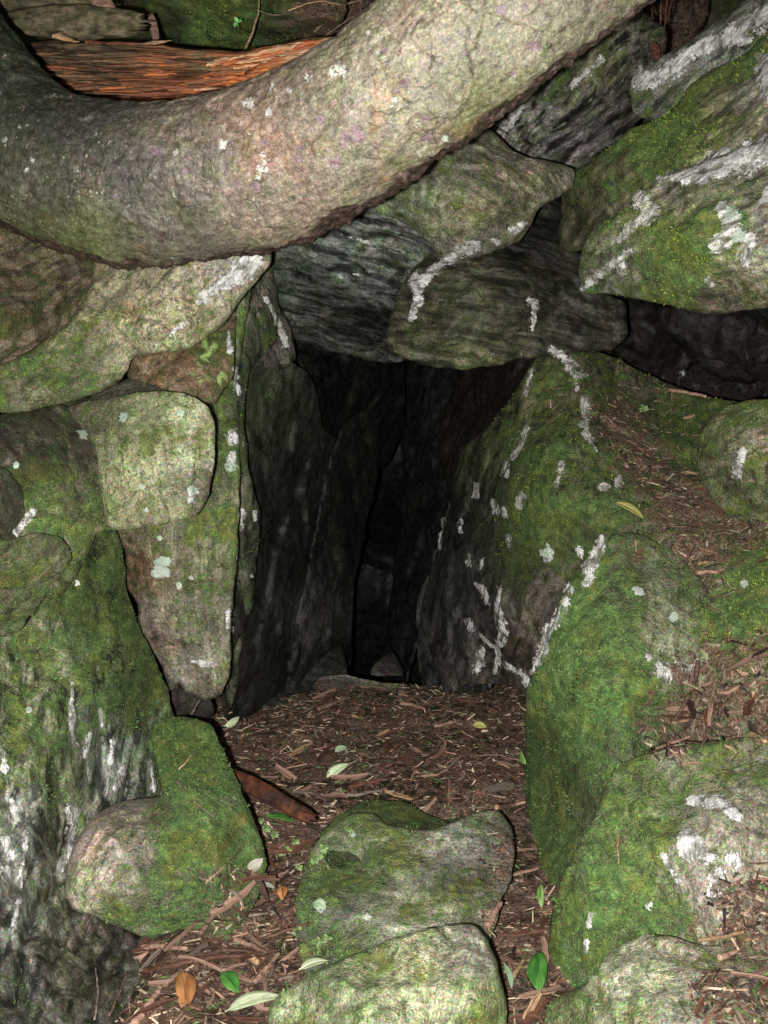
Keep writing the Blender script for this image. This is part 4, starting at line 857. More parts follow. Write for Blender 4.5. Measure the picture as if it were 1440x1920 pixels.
def add_moss():
    """thousands of small shoots on the mossy surfaces, one uncountable cover"""
    V = []; Fc = []; T = []
    rs = np.random.default_rng(3)
    for (key, o, RV, ff, ms, lt, n0) in ROCKS:
        if key in ('TRUNK',) or key.startswith('RC') or key.startswith('RX'): continue
        fa = np.array([f for f in ff if len(f) == 4 and max(f) < n0])
        if len(fa) == 0: continue
        m = ms[fa].mean(1)+.45*perlin(RV[fa[:, 0]]*14)+.3*perlin(RV[fa[:, 0]]*45)
        if key == 'GROUND': m = m-.1; m[np.abs(RV[fa[:, 0], 0]) > .9] = -1; m[RV[fa[:, 0], 1] > 2.25] = -1
        p = np.clip((m-.42)*1.6, 0, 1.0)
        sel = np.where(rs.random(len(fa)) < p*(1.3 if key != 'GROUND' else .5))[0]
        e1 = RV[fa[:, 1]]-RV[fa[:, 0]]; e2 = RV[fa[:, 2]]-RV[fa[:, 0]]; nn = np.cross(e1, e2)
        ln = np.linalg.norm(nn, axis=1); ln[ln == 0] = 1; nn /= ln[:, None]
        vv = RV[fa[:, 0]]-CAM; s = np.sign((nn*vv).sum(1)); nn = -nn*s[:, None]
        tg = np.empty(len(o.data.vertices)*4); o.data.attributes['tint'].data.foreach_get('color', tg); tg = tg.reshape(-1, 4)[:, 1]
        sel = np.concatenate([sel, sel[rs.random(len(sel)) < .7]])
        clump = np.clip(.95+1.1*perlin(RV[fa[:, 0]]*30+2), .45, 1.9)
        for i in sel:
            c = RV[fa[i]]; base = c[0]*rs.random()+c[2]*rs.random(); 
            w = rs.random(4); w /= w.sum(); base = (c*w[:, None]).sum(0)
            n = nn[i]
            g = (n+rs.normal(size=3)*.55+np.array([0, 0, .25])); g /= np.linalg.norm(g)
            h = rs.uniform(.0014, .0040)*clump[i]; wd = rs.uniform(.0008, .0015)
            side = np.cross(g, rs.normal(size=3)); side /= np.linalg.norm(side)
            k = len(V)
            V += [base-side*wd-n*.001, base+side*wd-n*.001, base+g*h+side*wd*.6, base+g*h*1.3-side*wd*.2]
            Fc.append([k, k+1, k+2, k+3])
            t = rs.random(); 
            col = np.array([.045, .090, .026])*(1-t)+(np.array([.24, .31, .045]) if key in ('R17','R18','R21','RT2') else np.array([.14, .23, .07]))*t
            if rs.random() < .12: col = np.array([.20, .15, .07])*rs.uniform(.5, 1.3)
            col = col*(.7+.35*clump[i])*np.clip(.25+(tg[fa[i][0]]-.02)/.2*1.1, .25, 1.35)
            T += [col*.6, col*.6, col, col*1.15]
    m = attr_material('moss_shoots', .8, .2, 200, bump=.1)
    o = meshobj('moss', np.array(V), Fc, m, tint=np.array(T), smooth=False)
    tag(o, 'low green moss shoots growing over the rocks', 'moss', kind='stuff')
    print('moss shoots', len(Fc))
add_moss()

LITKEYS = {'GROUND'}
def chip_mesh(L, W, Th, bend=.1, seg=7, seed=0, point=.5):
    rs = np.random.default_rng(seed); V = []; Fc = []
    for i in range(seg+1):
        t = i/seg; u = (t-.5)*L
        w = W*.5*(1-point*abs(2*t-1)**2.2)*(1+rs.uniform(-.18, .18)); z = bend*L*(.25-(t-.5)**2)*-1+rs.uniform(-1, 1)*Th*.25
        y = rs.uniform(-.12, .12)*W+bend*.6*L*math.sin(t*3)
        cup = Th*.8
        V += [(u, y-w, z+cup), (u, y, z), (u, y+w, z+cup), (u, y+w*.9, z+cup+Th), (u, y, z+Th), (u, y-w*.9, z+cup+Th)]
    for i in range(seg):
        a = i*6
        for k in range(6):
            b = (k+1) % 6; Fc.append([a+k, a+b, a+6+b, a+6+k])
    Fc.append([5, 4, 3, 2, 1, 0]); e = seg*6; Fc.append([e, e+1, e+2, e+3, e+4, e+5])
    me = bpy.data.meshes.new('chip'); me.from_pydata(V, [], Fc); me.update(); return me
def orient(p, n, ang, tilt=0.0, roll=0.0):
    """x axis along an in-surface direction that appears at 'ang' degrees in the view"""
    a = math.radians(ang)
    d = Vector(math.cos(a)*RIGHT+math.sin(a)*(UP*.45+FWD*.9))
    x = (d-n*d.dot(n)).normalized(); x = (x+n*tilt).normalized()
    y = n.cross(x).normalized(); z = x.cross(y)
    M = Matrix((x, y, z)).transposed().to_4x4() @ Matrix.Rotation(roll, 4, 'X')
    M.translation = p
    return M
wood = dict(
 red=plain('red_brown_bark', (.17,.075,.048), .55, .35, 70, (1,6,6), second=(.10,.045,.03)),
 dark=plain('dark_brown_bark', (.05,.03,.022), .6, .3, 70, (1,6,6), second=(.11,.06,.045)),
 pink=plain('pinkish_bark', (.36,.23,.17), .6, .3, 70, (1,6,6), second=(.22,.12,.09)),
 grey=plain('grey_brown_bark', (.22,.17,.13), .7, .25, 70, (1,6,6), second=(.12,.09,.075)),
 tan=plain('tan_wood', (.50,.34,.20), .6, .3, 70, (1,6,6), second=(.34,.20,.11)))
protos = []
for i in range(14):
    k = ['red', 'pink', 'dark', 'grey', 'red', 'pink', 'dark', 'red', 'grey', 'pink', 'dark', 'red', 'tan', 'pink'][i]
    me = chip_mesh(1, [.12,.16,.10,.2,.14,.1,.12,.22,.1,.13,.18,.09,.2,.15][i], .035, [.1,-.1,.2,.05,-.15,.12,.0,.1,.25,-.2,.08,.15,.1,-.05][i], seed=i, point=[.7,.5,.8,.3][i % 4])
    me.materials.append(wood[k]); protos.append((k, me))
KW = dict(red='reddish brown', dark='dark brown', pink='pinkish tan', grey='grey-brown', tan='pale tan')
def scatter_chips():
    rs = random.Random(11)
    zones = [('litter floor in front of the cave', [(430,1350),(520,1290),(700,1285),(980,1300),(985,1480),(930,1515),(840,1525),(690,1490),(600,1520),(470,1500)], 105, {'GROUND'}),
             ('forest floor in the left foreground', [(270,1760),(400,1700),(450,1640),(500,1560),(590,1600),(560,1700),(640,1780),(560,1850),(480,1919),(180,1919),(240,1830)], 85, {'GROUND', 'R29'}),
             ('gap right of the centre boulder', [(965,1500),(1010,1560),(1040,1700),(1020,1850),(1000,1919),(955,1919),(930,1800),(940,1700),(960,1620)], 28, {'GROUND', 'R27'}),
             ('litter-covered shelf right of the cave', [(1080,740),(1200,720),(1330,780),(1310,860),(1340,950),(1440,1030),(1440,1060),(1340,1090),(1200,1000),(1130,860)], 45, {'R21'}),
             ('shelf top at the right edge of the picture', [(1290,1290),(1439,1220),(1439,1380),(1230,1390),(1250,1330)], 26, {'R21', 'R22', 'R23', 'GROUND'}),
             ('pale stone in the bottom right corner', [(1290,1800),(1439,1790),(1439,1919),(1300,1919)], 9, {'R25'})]
    made = 0
    for where, poly, cnt, keys in zones:
        P = np.array(poly, float); tries = 0; n = 0
        while n < cnt and tries < 4000:
            tries += 1
            x = rs.uniform(P[:, 0].min(), P[:, 0].max()); y = rs.uniform(P[:, 1].min(), P[:, 1].max())
            if not inside(poly, np.array([x]), np.array([y]))[0]: continue
            h = hit(x, y, keys)
            if not h: continue
            p, nn, _ = h
            nn = (nn*.6+Vector((0, 0, .4))).normalized()
            k, me = rs.choice(protos)
            o = bpy.data.objects.new('bark_chip', me); COL.objects.link(o)
            L = rs.choice([.016,.02,.026,.034,.045,.06,.08] if 'left' in where else [.012,.018,.024,.032,.042,.055,.065]) if 'shelf right' not in where else rs.choice([.01,.014,.018,.024,.03])
            o.matrix_world = orient(p+nn*.003, nn, rs.gauss(25, 45), rs.gauss(0, .12), rs.gauss(0, .6)) @ Matrix.Diagonal((L, L*rs.uniform(.6, 1.3), L*.9, 1))
            tag(o, '%s bark chip on the %s' % (KW[k], where), 'bark chip', 'bark chips on the '+where)
            n += 1; made += 1
    print('chips', made)
scatter_chips()

def needle_litter():
    """fine crumbs and needles nobody could count"""
    rs = np.random.default_rng(5); V = []; Fc = []; T = []
    pal = [(.15,.075,.05),(.07,.04,.03),(.28,.17,.12),(.03,.02,.018),(.20,.17,.12),(.11,.055,.035),(.36,.28,.20),(.06,.10,.03),(.05,.035,.025),(.12,.10,.07)]
    for (key, o, RV, ff, ms, lt, n0) in ROCKS:
        if key not in ('GROUND', 'R21', 'R22', 'R23', 'R25', 'R27', 'R29', 'RT1', 'RT2'): continue
        fa = np.array([f for f in ff if len(f) == 4 and max(f) < n0])
        l = lt[fa].mean(1)+.35*perlin(RV[fa[:, 0]]*16)
        if key == 'GROUND':
            c = RV[fa[:, 0]]; l[(np.abs(c[:, 0]) > .8) | (c[:, 1] > 2.9) | (c[:, 1] < .95)] = -1; l += .2
        p = np.clip((l-.25+.35*perlin(RV[fa[:, 0]]*7+3))*1.5, 0, 1)*(.5 if key == 'GROUND' else .8)
        for i in np.where(rs.random(len(fa)) < p)[0]:
            c = RV[fa[i]]; n = np.cross(c[1]-c[0], c[2]-c[0]); ln = np.linalg.norm(n)
            if ln == 0: continue
            n /= ln
            if n@(c[0]-CAM) > 0: n = -n
            w = rs.random(4); w /= w.sum(); b = (c*w[:, None]).sum(0)+n*rs.uniform(.0, .004)
            d = rs.normal(size=3)+RIGHT*.7; d -= n*(d@n)*.8; d /= np.linalg.norm(d); s = np.cross(n, d)
            s /= max(np.linalg.norm(s), 1e-6)
            big = rs.random() < .32
            L = rs.uniform(.006, .017) if big else rs.uniform(.002, .007); W = L*rs.uniform(.06, .16) if big else L*rs.uniform(.2, .5)
            k = len(V); V += [b-d*L-s*W, b+d*L-s*W*.4, b+d*L*.9+s*W*.5+n*.001, b-d*L*.8+s*W, b+n*W*.7]
            Fc += [[k, k+1, k+4], [k+1, k+2, k+4], [k+2, k+3, k+4], [k+3, k, k+4]]
            col = np.array(pal[rs.integers(len(pal))])*rs.uniform(.6, 1.3)*(1.55 if key == 'GROUND' else 1.15)*(1-.85*float(b[1] > 2.3)); T += [col]*5  # ground crumbs brightened against grazing flash, far ones darkened as painted cave shade
    m = attr_material('litter_crumbs', .65, .3, 200, bump=.1)
    o = meshobj('leaf_litter', np.array(V), Fc, m, tint=np.array(T), smooth=False)
    tag(o, 'fine reddish brown needle and bark litter', 'leaf litter', kind='stuff'); print('litter', len(Fc)//4)
needle_litter()

# ------------------------------------------------------------------ individual leaves, sticks
def leaf_mesh(L, W, mat, curl=.15, fold=.25, nseg=12, tipc=None, base=.5, thick=.0006):
    V = []; Fc = []
    for i in range(nseg+1):
        t = i/nseg; u = (t-.5)*L; w = W*.5*(max(math.sin(math.pi*t**(base+.35)), 0)**.75)+.0004
        z = -curl*L*(t-.5)**2*2
        for s in (-1, -.5, 0, .5, 1):
            V.append((u, s*w+.03*L*math.sin(t*4), z+abs(s)*w*fold))
    for i in range(nseg):
        for k in range(4):
            a = i*5+k; Fc.append([a, a+5, a+6, a+1])
    me = bpy.data.meshes.new('leaf'); me.from_pydata(V, [], Fc); me.materials.append(mat)
    me.polygons.foreach_set('use_smooth', [True]*len(Fc)); me.update(); return me
def put(name, me, px, py, ang, label, cat, lift=.006, tilt=0, roll=0, group=None):
    h = hit(px, py)
    if not h: print('miss', name, px, py); return None
    p, n, k = h; n = (n*.75+Vector((0, 0, .25))-Vector(FWD)*.15).normalized()
    o = bpy.data.objects.new(name, me); COL.objects.link(o)
    o.matrix_world = orient(p+n*lift, n, ang, tilt, roll)
    tag(o, label, cat, group); return o
def solid(o, t=.0008):
    m = o.modifiers.new('thickness', 'SOLIDIFY'); m.thickness = t; return o
def leafmat(name, a, b): return plain(name, a, .5, .4, 45, (1, 5, 5), .75, 1.25, .3, b)
PALE = leafmat('pale_leaf', (.66,.72,.48), (.52,.60,.36)); YEL = leafmat('yellow_leaf', (.62,.60,.20), (.48,.44,.15)); GRN = leafmat('green_leaf', (.03,.12,.02), (.07,.20,.035))
ORG = leafmat('orange_leaf', (.30,.12,.045), (.44,.21,.08)); LIME = leafmat('lime_leaf', (.18,.36,.07), (.38,.52,.22)); MINT = leafmat('mint_leaf', (.45,.58,.38), (.36,.5,.3)); WHT = leafmat('bleached_leaf', (.62,.60,.5), (.5,.46,.36))
def leafthing(px, py, L, W, mat, ang, label, **k):
    o = put('leaf', leaf_mesh(L, W, mat), px, py, ang, label, 'leaf', **k)
    if o:
        solid(o)
        rb = bpy.data.meshes.new('midrib'); V = []; Fc = []
        for i in range(9):
            t = i/8*1.12-.06; u = (t-.5)*L; r = .0007*(1.25-t); y = .03*L*math.sin(max(t,0)*4); z = -.15*L*(t-.5)**2*2+.0006
            V += [(u, y-r, z), (u, y, z+r), (u, y+r, z)]
        for i in range(8):
            for kk in (0, 1): a = i*3+kk; Fc.append([a, a+3, a+4, a+1])
        rb.from_pydata(V, [], Fc); rb.materials.append(mat); r = bpy.data.objects.new('midrib', rb); COL.objects.link(r); r.parent = o
    return o
leafthing(634,1451,.054,.020,PALE,48,'pale whitish-green leaf in the middle of the litter floor', lift=.010)
leafthing(431,1349,.036,.020,PALE,10,'pale leaf at the left of the litter floor beside the black hole', lift=.01)
leafthing(900,1365,.028,.017,YEL,-15,'small yellowish leaf on the right half of the litter floor', lift=.008)
leafthing(1178,962,.054,.022,YEL,-35,'yellow oval leaf lying on the shelf boulder', lift=.010)
leafthing(1012,1836,.064,.024,GRN,82,'glossy dark green leaf standing in the gap beside the bottom right stone', lift=.016, tilt=.2)
leafthing(1014,1686,.046,.009,LIME,84,'thin bright lime leaf blade in the gap right of the centre boulder', lift=.010, tilt=.1)
leafthing(344,1868,.066,.024,ORG,-78,'orange-brown curled leaf in the left foreground litter', lift=.012)
leafthing(478,1887,.066,.017,PALE,22,'long pale green leaf at the bottom, left of the bottom centre stone', lift=.012)
leafthing(590,1818,.036,.014,PALE,24,'short pale leaf touching the top left of the bottom centre stone', lift=.010)
leafthing(432,1850,.036,.020,GRN,-45,'dark green pointed leaf above the long pale leaf', lift=.010)
leafthing(480,1619,.028,.015,WHT,62,'bleached blunt leaf fragment right of the mossy hump-backed boulder', lift=.009)
leafthing(525,1540,.050,.013,GRN,-8,'flat green leaf just below the red-brown wood slab', lift=.008)
leafthing(948,1838,.036,.008,MINT,-80,'narrow mint leaf along the right edge of the bottom centre stone', lift=.010)
leafthing(640,1408,.024,.016,MINT,30,'dull grey-green leaf scrap above the pale leaf on the litter floor', lift=.006)
leafthing(985,1420,.026,.014,LIME,70,'small green leaf at the right edge of the litter floor', lift=.006)
leafthing(601,1700,.022,.015,MINT,-30,'mint green leaf scrap on the left of the centre boulder', lift=.005)
leafthing(530,1680,.030,.014,ORG,-80,'small orange leaf between the mossy and centre boulders', lift=.008)
leafthing(1132,912,.016,.006,WHT,2,'tiny white leaf scrap above the yellow oval leaf', lift=.006)
leafthing(500,1668,.030,.010,WHT,-25,'pinkish white curled leaf between two mossy boulders', lift=.008)

def stick(name, pts, r0, r1, mat, label, cat='stick', lift=.006, parts=None, group=None):
    """pts in the view, each laid on whatever surface is there; or with explicit depth"""
    P = []
    for p in pts:
        if len(p) == 3: P.append(P3(*p))
        else:
            h = hit(*p)
            P.append(h[0]+h[1]*lift if h else P3(p[0], p[1], 1.6))
    P = np.array([tuple(p) for p in P]); 
    if len(P) > 2 : P[1:-1] = P[1:-1]*.5+(P[:-2]+P[2:])*.25
    n = 24; E = np.concatenate([[2*P[0]-P[1]], P, [2*P[-1]-P[-2]]]); C = catmull(E, n)
    C += np.stack([perlin(C*60+i*7) for i in range(3)], 1)*.0016
    T = np.gradient(C, axis=0); T /= np.linalg.norm(T, axis=1)[:, None]
    A = np.cross(T, FWD+.01); A /= np.linalg.norm(A, axis=1)[:, None]; B = np.cross(T, A)
    V = []; Fc = []; m = 8
    for i in range(n):
        r = r0+(r1-r0)*i/(n-1); r *= 1+.12*math.sin(i*2.3)
        if i in (0, n-1): r *= .7
        for k in range(m):
            a = k/m*2*math.pi; V.append(C[i]+A[i]*math.cos(a)*r+B[i]*math.sin(a)*r)
    for i in range(n-1):
        for k in range(m): Fc.append([i*m+k, i*m+(k+1) % m, (i+1)*m+(k+1) % m, (i+1)*m+k])
    Fc.append(list(range(m))[::-1]); Fc.append([(n-1)*m+k for k in range(m)])
    o = meshobj(name, V, Fc, mat)
    if label: tag(o, label, cat, group)
    return o
S = [
 ([(1315,1238),(1303,1272),(1285,1310),(1262,1352)], .0035,.0025,'dark','dark forked twig standing on the shelf above the beige spot'),
 ([(1190,1376),(1205,1362),(1212,1345)], .003,.0015,'grey','short pale twig at the foot of the dark twig'),
 ([(1225,1398),(1270,1390),(1300,1380)], .0025,.002,'pink','pinkish twig along the upper edge of the lower right boulder'),
 ([(928,1520),(960,1516),(992,1505)], .0045,.002,'pink','pink-brown wood sliver at the lower right corner of the litter floor'),
 ([(913,1745),(925,1718),(936,1697)], .006,.003,'pink','pink splinter wedged above the bottom centre stone'),
 ([(958,1840),(968,1820),(978,1808)], .004,.002,'tan','tan splinter in the gap right of the bottom centre stone'),
 ([(272,1825),(320,1820),(360,1813),(400,1800),(450,1797),(485,1806)], .0045,.003,'red','long curved red-brown bark strip in the left foreground'),
 ([(365,1812),(395,1790),(440,1787),(500,1798)], .004,.002,'dark','dark arched bark strip above the long red one'),
 ([(250,1935),(278,1895),(303,1857)], .006,.003,'pink','pink-tan splinter leaning at the bottom left, left of the orange leaf'),
 ([(380,1746),(395,1722),(405,1705)], .0045,.002,'pink','pink splinter at the lower edge of the mossy hump-backed boulder'),
 ([(478,1850),(500,1825),(522,1795)], .004,.0025,'pink','steep pinkish splinter above the long pale leaf'),
 ([(500,1853),(513,1825),(520,1790)], .003,.002,'grey','steep grey splinter beside the pinkish one above the long pale leaf'),
 ([(470,1800),(485,1812)], .005,.004,'tan','stubby cream wood piece in the left foreground'),
 ([(500,1764),(545,1748),(588,1735)], .0035,.0015,'red','reddish twig pointing at the centre boulder'),
 ([(440,1770),(470,1778),(500,1795)], .004,.003,'pink','pink-brown bark strip in the middle of the left litter'),
 ([(270,1780),(310,1778),(350,1786)], .004,.003,'pink','bark strip under the tip of the mossy hump-backed boulder'),
 ([(350,1853),(372,1833)], .0025,.0015,'tan','small cream splinter right of the orange leaf'),
 ([(458,1363),(480,1353),(500,1343)], .0035,.0025,'pink','straight pink splinter in the upper left of the litter floor'),
 ([(510,1420),(532,1405),(554,1388)], .003,.0025,'pink','second straight pink splinter, lower left of the pink-brown heap'),
 ([(595,1335),(615,1328),(650,1312)], .005,.003,'pink','pink bark strip near the back lip of the litter floor'),
 ([(640,1344),(662,1345),(680,1347)], .0025,.002,'red','bright orange-red sliver near the back lip of the litter floor'),
 ([(752,1322),(775,1325),(796,1332)], .0045,.003,'pink','pink bark strip at the back right of the litter floor'),
 ([(815,1367),(840,1362),(852,1359)], .0035,.002,'pink','short pink sliver left of the yellowish leaf'),
 ([(655,1482),(690,1473),(720,1466)], .004,.0025,'red','orange-red splinter right of the pale leaf'),
 ([(650,1499),(690,1493),(715,1486)], .003,.002,'grey','grey splinter right below the orange-red one'),
 ([(545,1490),(585,1486),(610,1505)], .002,.0015,'grey','thin arched grey twig above the red-brown wood slab'),
 ([(410,1345),(420,1340),(430,1333)], .0025,.001,'tan','tiny tan twig at the mouth of the black hole'),
 ([(359,1340,1.80),(366,1325,1.80),(376,1312,1.80)], .003,.0015,'grey','slender pale twig hanging below the tip of the hanging slab'),
 ([(1252,735),(1285,740),(1325,748)], .004,.003,'pink','orange-pink twig lying at the back edge of the shelf'),
 ([(1310,1078),(1335,1076),(1352,1076)], .004,.002,'pink','pink twig on the shelf below the right round boulder'),
 ([(1312,1762),(1350,1758),(1400,1752)], .0025,.002,'tan','tan twig lying on top edge of the bottom right stone'),
 ([(1350,1805),(1385,1793)], .004,.002,'pink','pink splinter on the bottom right stone'),
 ([(1415,1380),(1440,1390)], .005,.003,'tan','pale split twig end at the right edge above the lower right boulder'),
 ([(336,1450),(350,1435),(360,1420)], .0012,.001,'tan','thin tan straw on top of the mossy hump-backed boulder'),
 ([(332,1468),(360,1495),(395,1535)], .0012,.001,'grey','long thin straw running down the mossy hump-backed boulder'),
 ([(1165,1620),(1164,1590),(1160,1560)], .0012,.001,'tan','thin upright straw on the lower right boulder'),
 ([(170,1919),(180,1870),(172,1820)], .0015,.001,'grey','thin dead stem against the dark wall in the bottom left'),
 ([(200,1910),(222,1870),(240,1830)], .0015,.001,'pink','thin reddish stem in the bottom left corner litter'),
]
for pts, r0, r1, mt, lb in S:
    stick('stick' if r0 > .003 else 'twig', pts, r0, r1, wood[mt], lb, 'stick' if r0 > .003 else 'twig')

# red-brown wood slab beside the hump-backed boulder
def slab(name, p0, p1, w, th, mat, label, cat, taper=.5, seed=0, lift=.01, parent=None):
    rs = np.random.default_rng(seed)
    A = P3(*p0) if len(p0) == 3 else hit(*p0)[0]+Vector((0, 0, lift)); B = P3(*p1) if len(p1) == 3 else hit(*p1)[0]+Vector((0, 0, lift))
    A = np.array(A); B = np.array(B)
    d = B-A; L = np.linalg.norm(d); d /= L
    v = (A+B)/2-CAM; v /= np.linalg.norm(v); s = np.cross(d, v); s /= np.linalg.norm(s); n = np.cross(s, d); n *= -np.sign(n@v)
    nu, nv = 60, 14; V = []; Fc = []
    q0 = rs.uniform(0, 50)
    for side in (1, -1):
        for i in range(nu):
            for j in range(nv):
                t = i/(nu-1); u = j/(nv-1)*2-1
                jag = .10*perlin(np.array([[q0, u*6, side]]))[0]+.05*perlin(np.array([[q0, u*17, 1.]]))[0]
                tt = t+(jag if t > .9 or t < .1 else 0)*(1 if t > .5 else -1)
                ww = w*(1-taper*abs(2*t-1)**2)*(1+.15*perlin(np.array([[q0+3, t*5, 0.]]))[0])
                z = th*.5*side*(1-.8*abs(u)**3)+.25*th*perlin(np.array([[t*6, u*5, q0]]))[0]+.15*th*perlin(np.array([[t*3, u*14, q0]]))[0]
                bow = .04*L*math.sin(t*math.pi)
                V.append(A+d*L*tt+s*u*ww*.5+n*(z+bow*.5))
    m = nu*nv
    for k in (0, 1):
        for i in range(nu-1):
            for j in range(nv-1):
                a = k*m+i*nv+j; Fc.append([a, a+1, a+nv+1, a+nv])
    for i in range(nu-1):
        for j in (0, nv-1): a = i*nv+j; Fc.append([a, a+nv, a+nv+m, a+m])
    for j in range(nv-1):
        for i in (0, nu-1): a = i*nv+j; Fc.append([a, a+1, a+1+m, a+m])
    o = meshobj(name, V, Fc, mat, recalc=True, parent=parent)
    if label: tag(o, label, cat)
    return o
REDWOOD = plain('rotten_red_wood', (.15,.050,.025), .6, .3, 60, (1,1,1), .4, 1.6, 1.0, (.05,.022,.016))
slab('wood_slab', (418,1443,1.60), (588,1537,1.52), .026, .012, REDWOOD, 'dark red-brown rotten wood slab right of the hump-backed boulder', 'wood slab', .35, 4)

# ------------------------------------------------------------------ broken red log behind the trunk
def broken_log():
    rd = N  # noqa
    m, nt = newmat('split_red_heartwood'); k = N(nt)
    fv = k.attr('fol').outputs['Vector']; mp = k.n('ShaderNodeMapping'); k.l(fv, mp.inputs[0]); mp.inputs['Scale'].default_value = (9, 170, 170)
    a = k.noise(mp.outputs[0], 1, 6, .75, .3); tc = k.n('ShaderNodeTexCoord'); b = k.noise(tc.outputs['Object'], 22, 4, .6)
    v = k.math('MULTIPLY', k.ramp(a, .40, .62, .25, 1.7), k.ramp(b, .3, .7, .7, 1.3))
    sc = k.n('ShaderNodeVectorMath', operation='SCALE'); k.l(k.attr('tint').outputs['Color'], sc.inputs[0]); k.l(v, sc.inputs['Scale'])
    k.out(sc.outputs[0], .5, a, 1, .006, .4)
    root = empty('broken_log', P3(360,150,1.80)); tag(root, 'broken log with splintered orange-red wood behind the trunk', 'broken log')
    C = catmull([(-100,60,1.95),(20,110,1.90),(140,138,1.84),(300,146,1.78),(450,142,1.75),(600,118,1.74),(700,95,1.74),(800,80,1.75)], 260)
    top = np.interp(C[:, 0], [20,90,180,310,325,450,520,600,650,720], [85,88,92,96,100,108,96,82,78,70])
    Pc = unproj(C[:, 0], C[:, 1], C[:, 2]); T = np.gradient(Pc, axis=0); T /= np.linalg.norm(T, axis=1)[:, None]
    view = Pc-CAM; view /= np.linalg.norm(view, axis=1)[:, None]; S_ = np.cross(T, view); S_ /= np.linalg.norm(S_, axis=1)[:, None]
    S_ *= np.sign(S_@UP)[:, None]; D = -view
    nr = 90; V = []; fol = []
    L = np.concatenate([[0], np.cumsum(np.linalg.norm(np.diff(Pc, axis=0), axis=1))])
    th = np.arange(nr)/nr*2*math.pi
    for i in range(len(C)):
        rt = (C[i, 1]-top[i])/F*C[i, 2]; rb = .065
        rr = np.where(np.sin(th) > 0, rt, rb)
        q = np.stack([np.full(nr, L[i]*5), np.cos(th)*4.0+5, np.sin(th)*4.0+8], 1)
        q2 = q*np.array([.8, 4, 4])
        d = .014*perlin(q)+.014*perlin(q2)+.010*np.abs(perlin(q2*np.array([1.3, 2.5, 2.5])))+.006*np.abs(perlin(q2*np.array([2, 5, 5])))
        V.append(Pc[i]+(S_[i]*np.sin(th)[:, None]*rr[:, None]+D[i]*np.cos(th)[:, None]*.06)+D[i]*np.maximum(np.cos(th), 0)[:, None]*d[:, None]*1.5+S_[i]*np.sin(th)[:, None]*d[:, None]*.6)
        fol.append(np.stack([np.full(nr, L[i]), np.cos(th)*.07, np.sin(th)*.07], 1))
    V = np.concatenate(V); fol = np.concatenate(fol); nl = len(C)
    i, j = np.meshgrid(np.arange(nl-1), np.arange(nr), indexing='ij'); a_ = (i*nr+j).ravel(); b_ = (i*nr+(j+1) % nr).ravel()
    Fc = np.stack([a_, b_, b_+nr, a_+nr], 1).tolist()+[list(range(nr)), [(nl-1)*nr+kk for kk in range(nr)]]
    px, py, _ = proj(V)
    tn = idw([(120,120,(.16,.12,.07)),(200,95,(.17,.12,.08)),(120,170,(.12,.05,.03)),(230,150,(.22,.09,.045)),(200,130,(.14,.11,.06)),(320,110,(.22,.11,.06)),(300,180,(.24,.075,.03)),(380,120,(.17,.15,.07)),(430,120,(.34,.14,.06)),(450,160,(.70,.20,.05)),(380,170,(.48,.14,.05)),(550,110,(.72,.30,.12)),(500,130,(.74,.27,.08)),(600,100,(.66,.40,.26)),(300,150,(.30,.12,.05))], px, py)
    meshobj('heartwood', V, Fc, m, parent=root, recalc=True, tint=tn, fol=fol)
    rs = random.Random(5)
    WOODP = plain('pale_splinter', (.62,.42,.26), .6, .3, 50, (1,1,1), second=(.45,.24,.12)); WOODO = plain('orange_splinter', (.62,.18,.05), .55, .35, 50, (1,1,1), second=(.42,.13,.05)); WOODM = plain('brown_splinter', (.24,.12,.06), .6, .3, 50, second=(.12,.07,.04)); WOODD = plain('dark_splinter', (.16,.06,.035), .6, .3, 50, second=(.28,.10,.05))
    def spl(x0, y0, x1, y1, z, w, mat):
        A = np.array(P3(x0, y0, z)); B = np.array(P3(x1, y1, z+rs.uniform(-.03, .0)))
        d = B-A; Ln = np.linalg.norm(d); d /= Ln; s = np.cross(d, FWD); s /= np.linalg.norm(s); n = -FWD
        V = []; 
        for i in range(7):
            t = i/6; ww = w*(1-t**1.6)*(1 if i else .6)+.0003; c = A+d*Ln*t+s*rs.uniform(-1, 1)*w*.4
            V += [c-s*ww, c+n*ww*.8, c+s*ww, c-n*ww*.3]
        Fc = [[i*4+k, i*4+(k+1) % 4, i*4+4+(k+1) % 4, i*4+4+k] for i in range(6) for k in range(4)]+[[3, 2, 1, 0], [24, 25, 26, 27]]
        meshobj('splinter', V, Fc, mat, parent=root, smooth=False)
    for i in range(46):
        x = rs.uniform(380, 600); y = np.interp(x, [380,450,520,600,650], [112,112,98,84,80])+rs.uniform(-2, 14); L = rs.uniform(25, 75)
        spl(x, y, x+L, y-L*rs.uniform(.08, .30), 1.675-rs.uniform(0, .02), rs.uniform(.0012, .0034), rs.choice([WOODP, WOODP, WOODO]))
    for i in range(40):
        x = rs.uniform(360, 600); y = rs.uniform(118, 175)-(x-400)*.10; L = rs.uniform(20, 80)
        spl(x, y, x+L, y+L*rs.uniform(-.45, .10), 1.655, rs.uniform(.0015, .0045), rs.choice([WOODO, WOODO, WOODP, WOODD]))
    for i in range(14):
        x = rs.uniform(420, 610); y = np.interp(x, [380,450,520,600,650], [112,110,96,82,78])+rs.uniform(-4, 6); L = rs.uniform(40, 90)
        spl(x, y, x+L, y-L*rs.uniform(.15, .38), 1.66, rs.uniform(.003, .0065), rs.choice([WOODP, WOODP, WOODO]))
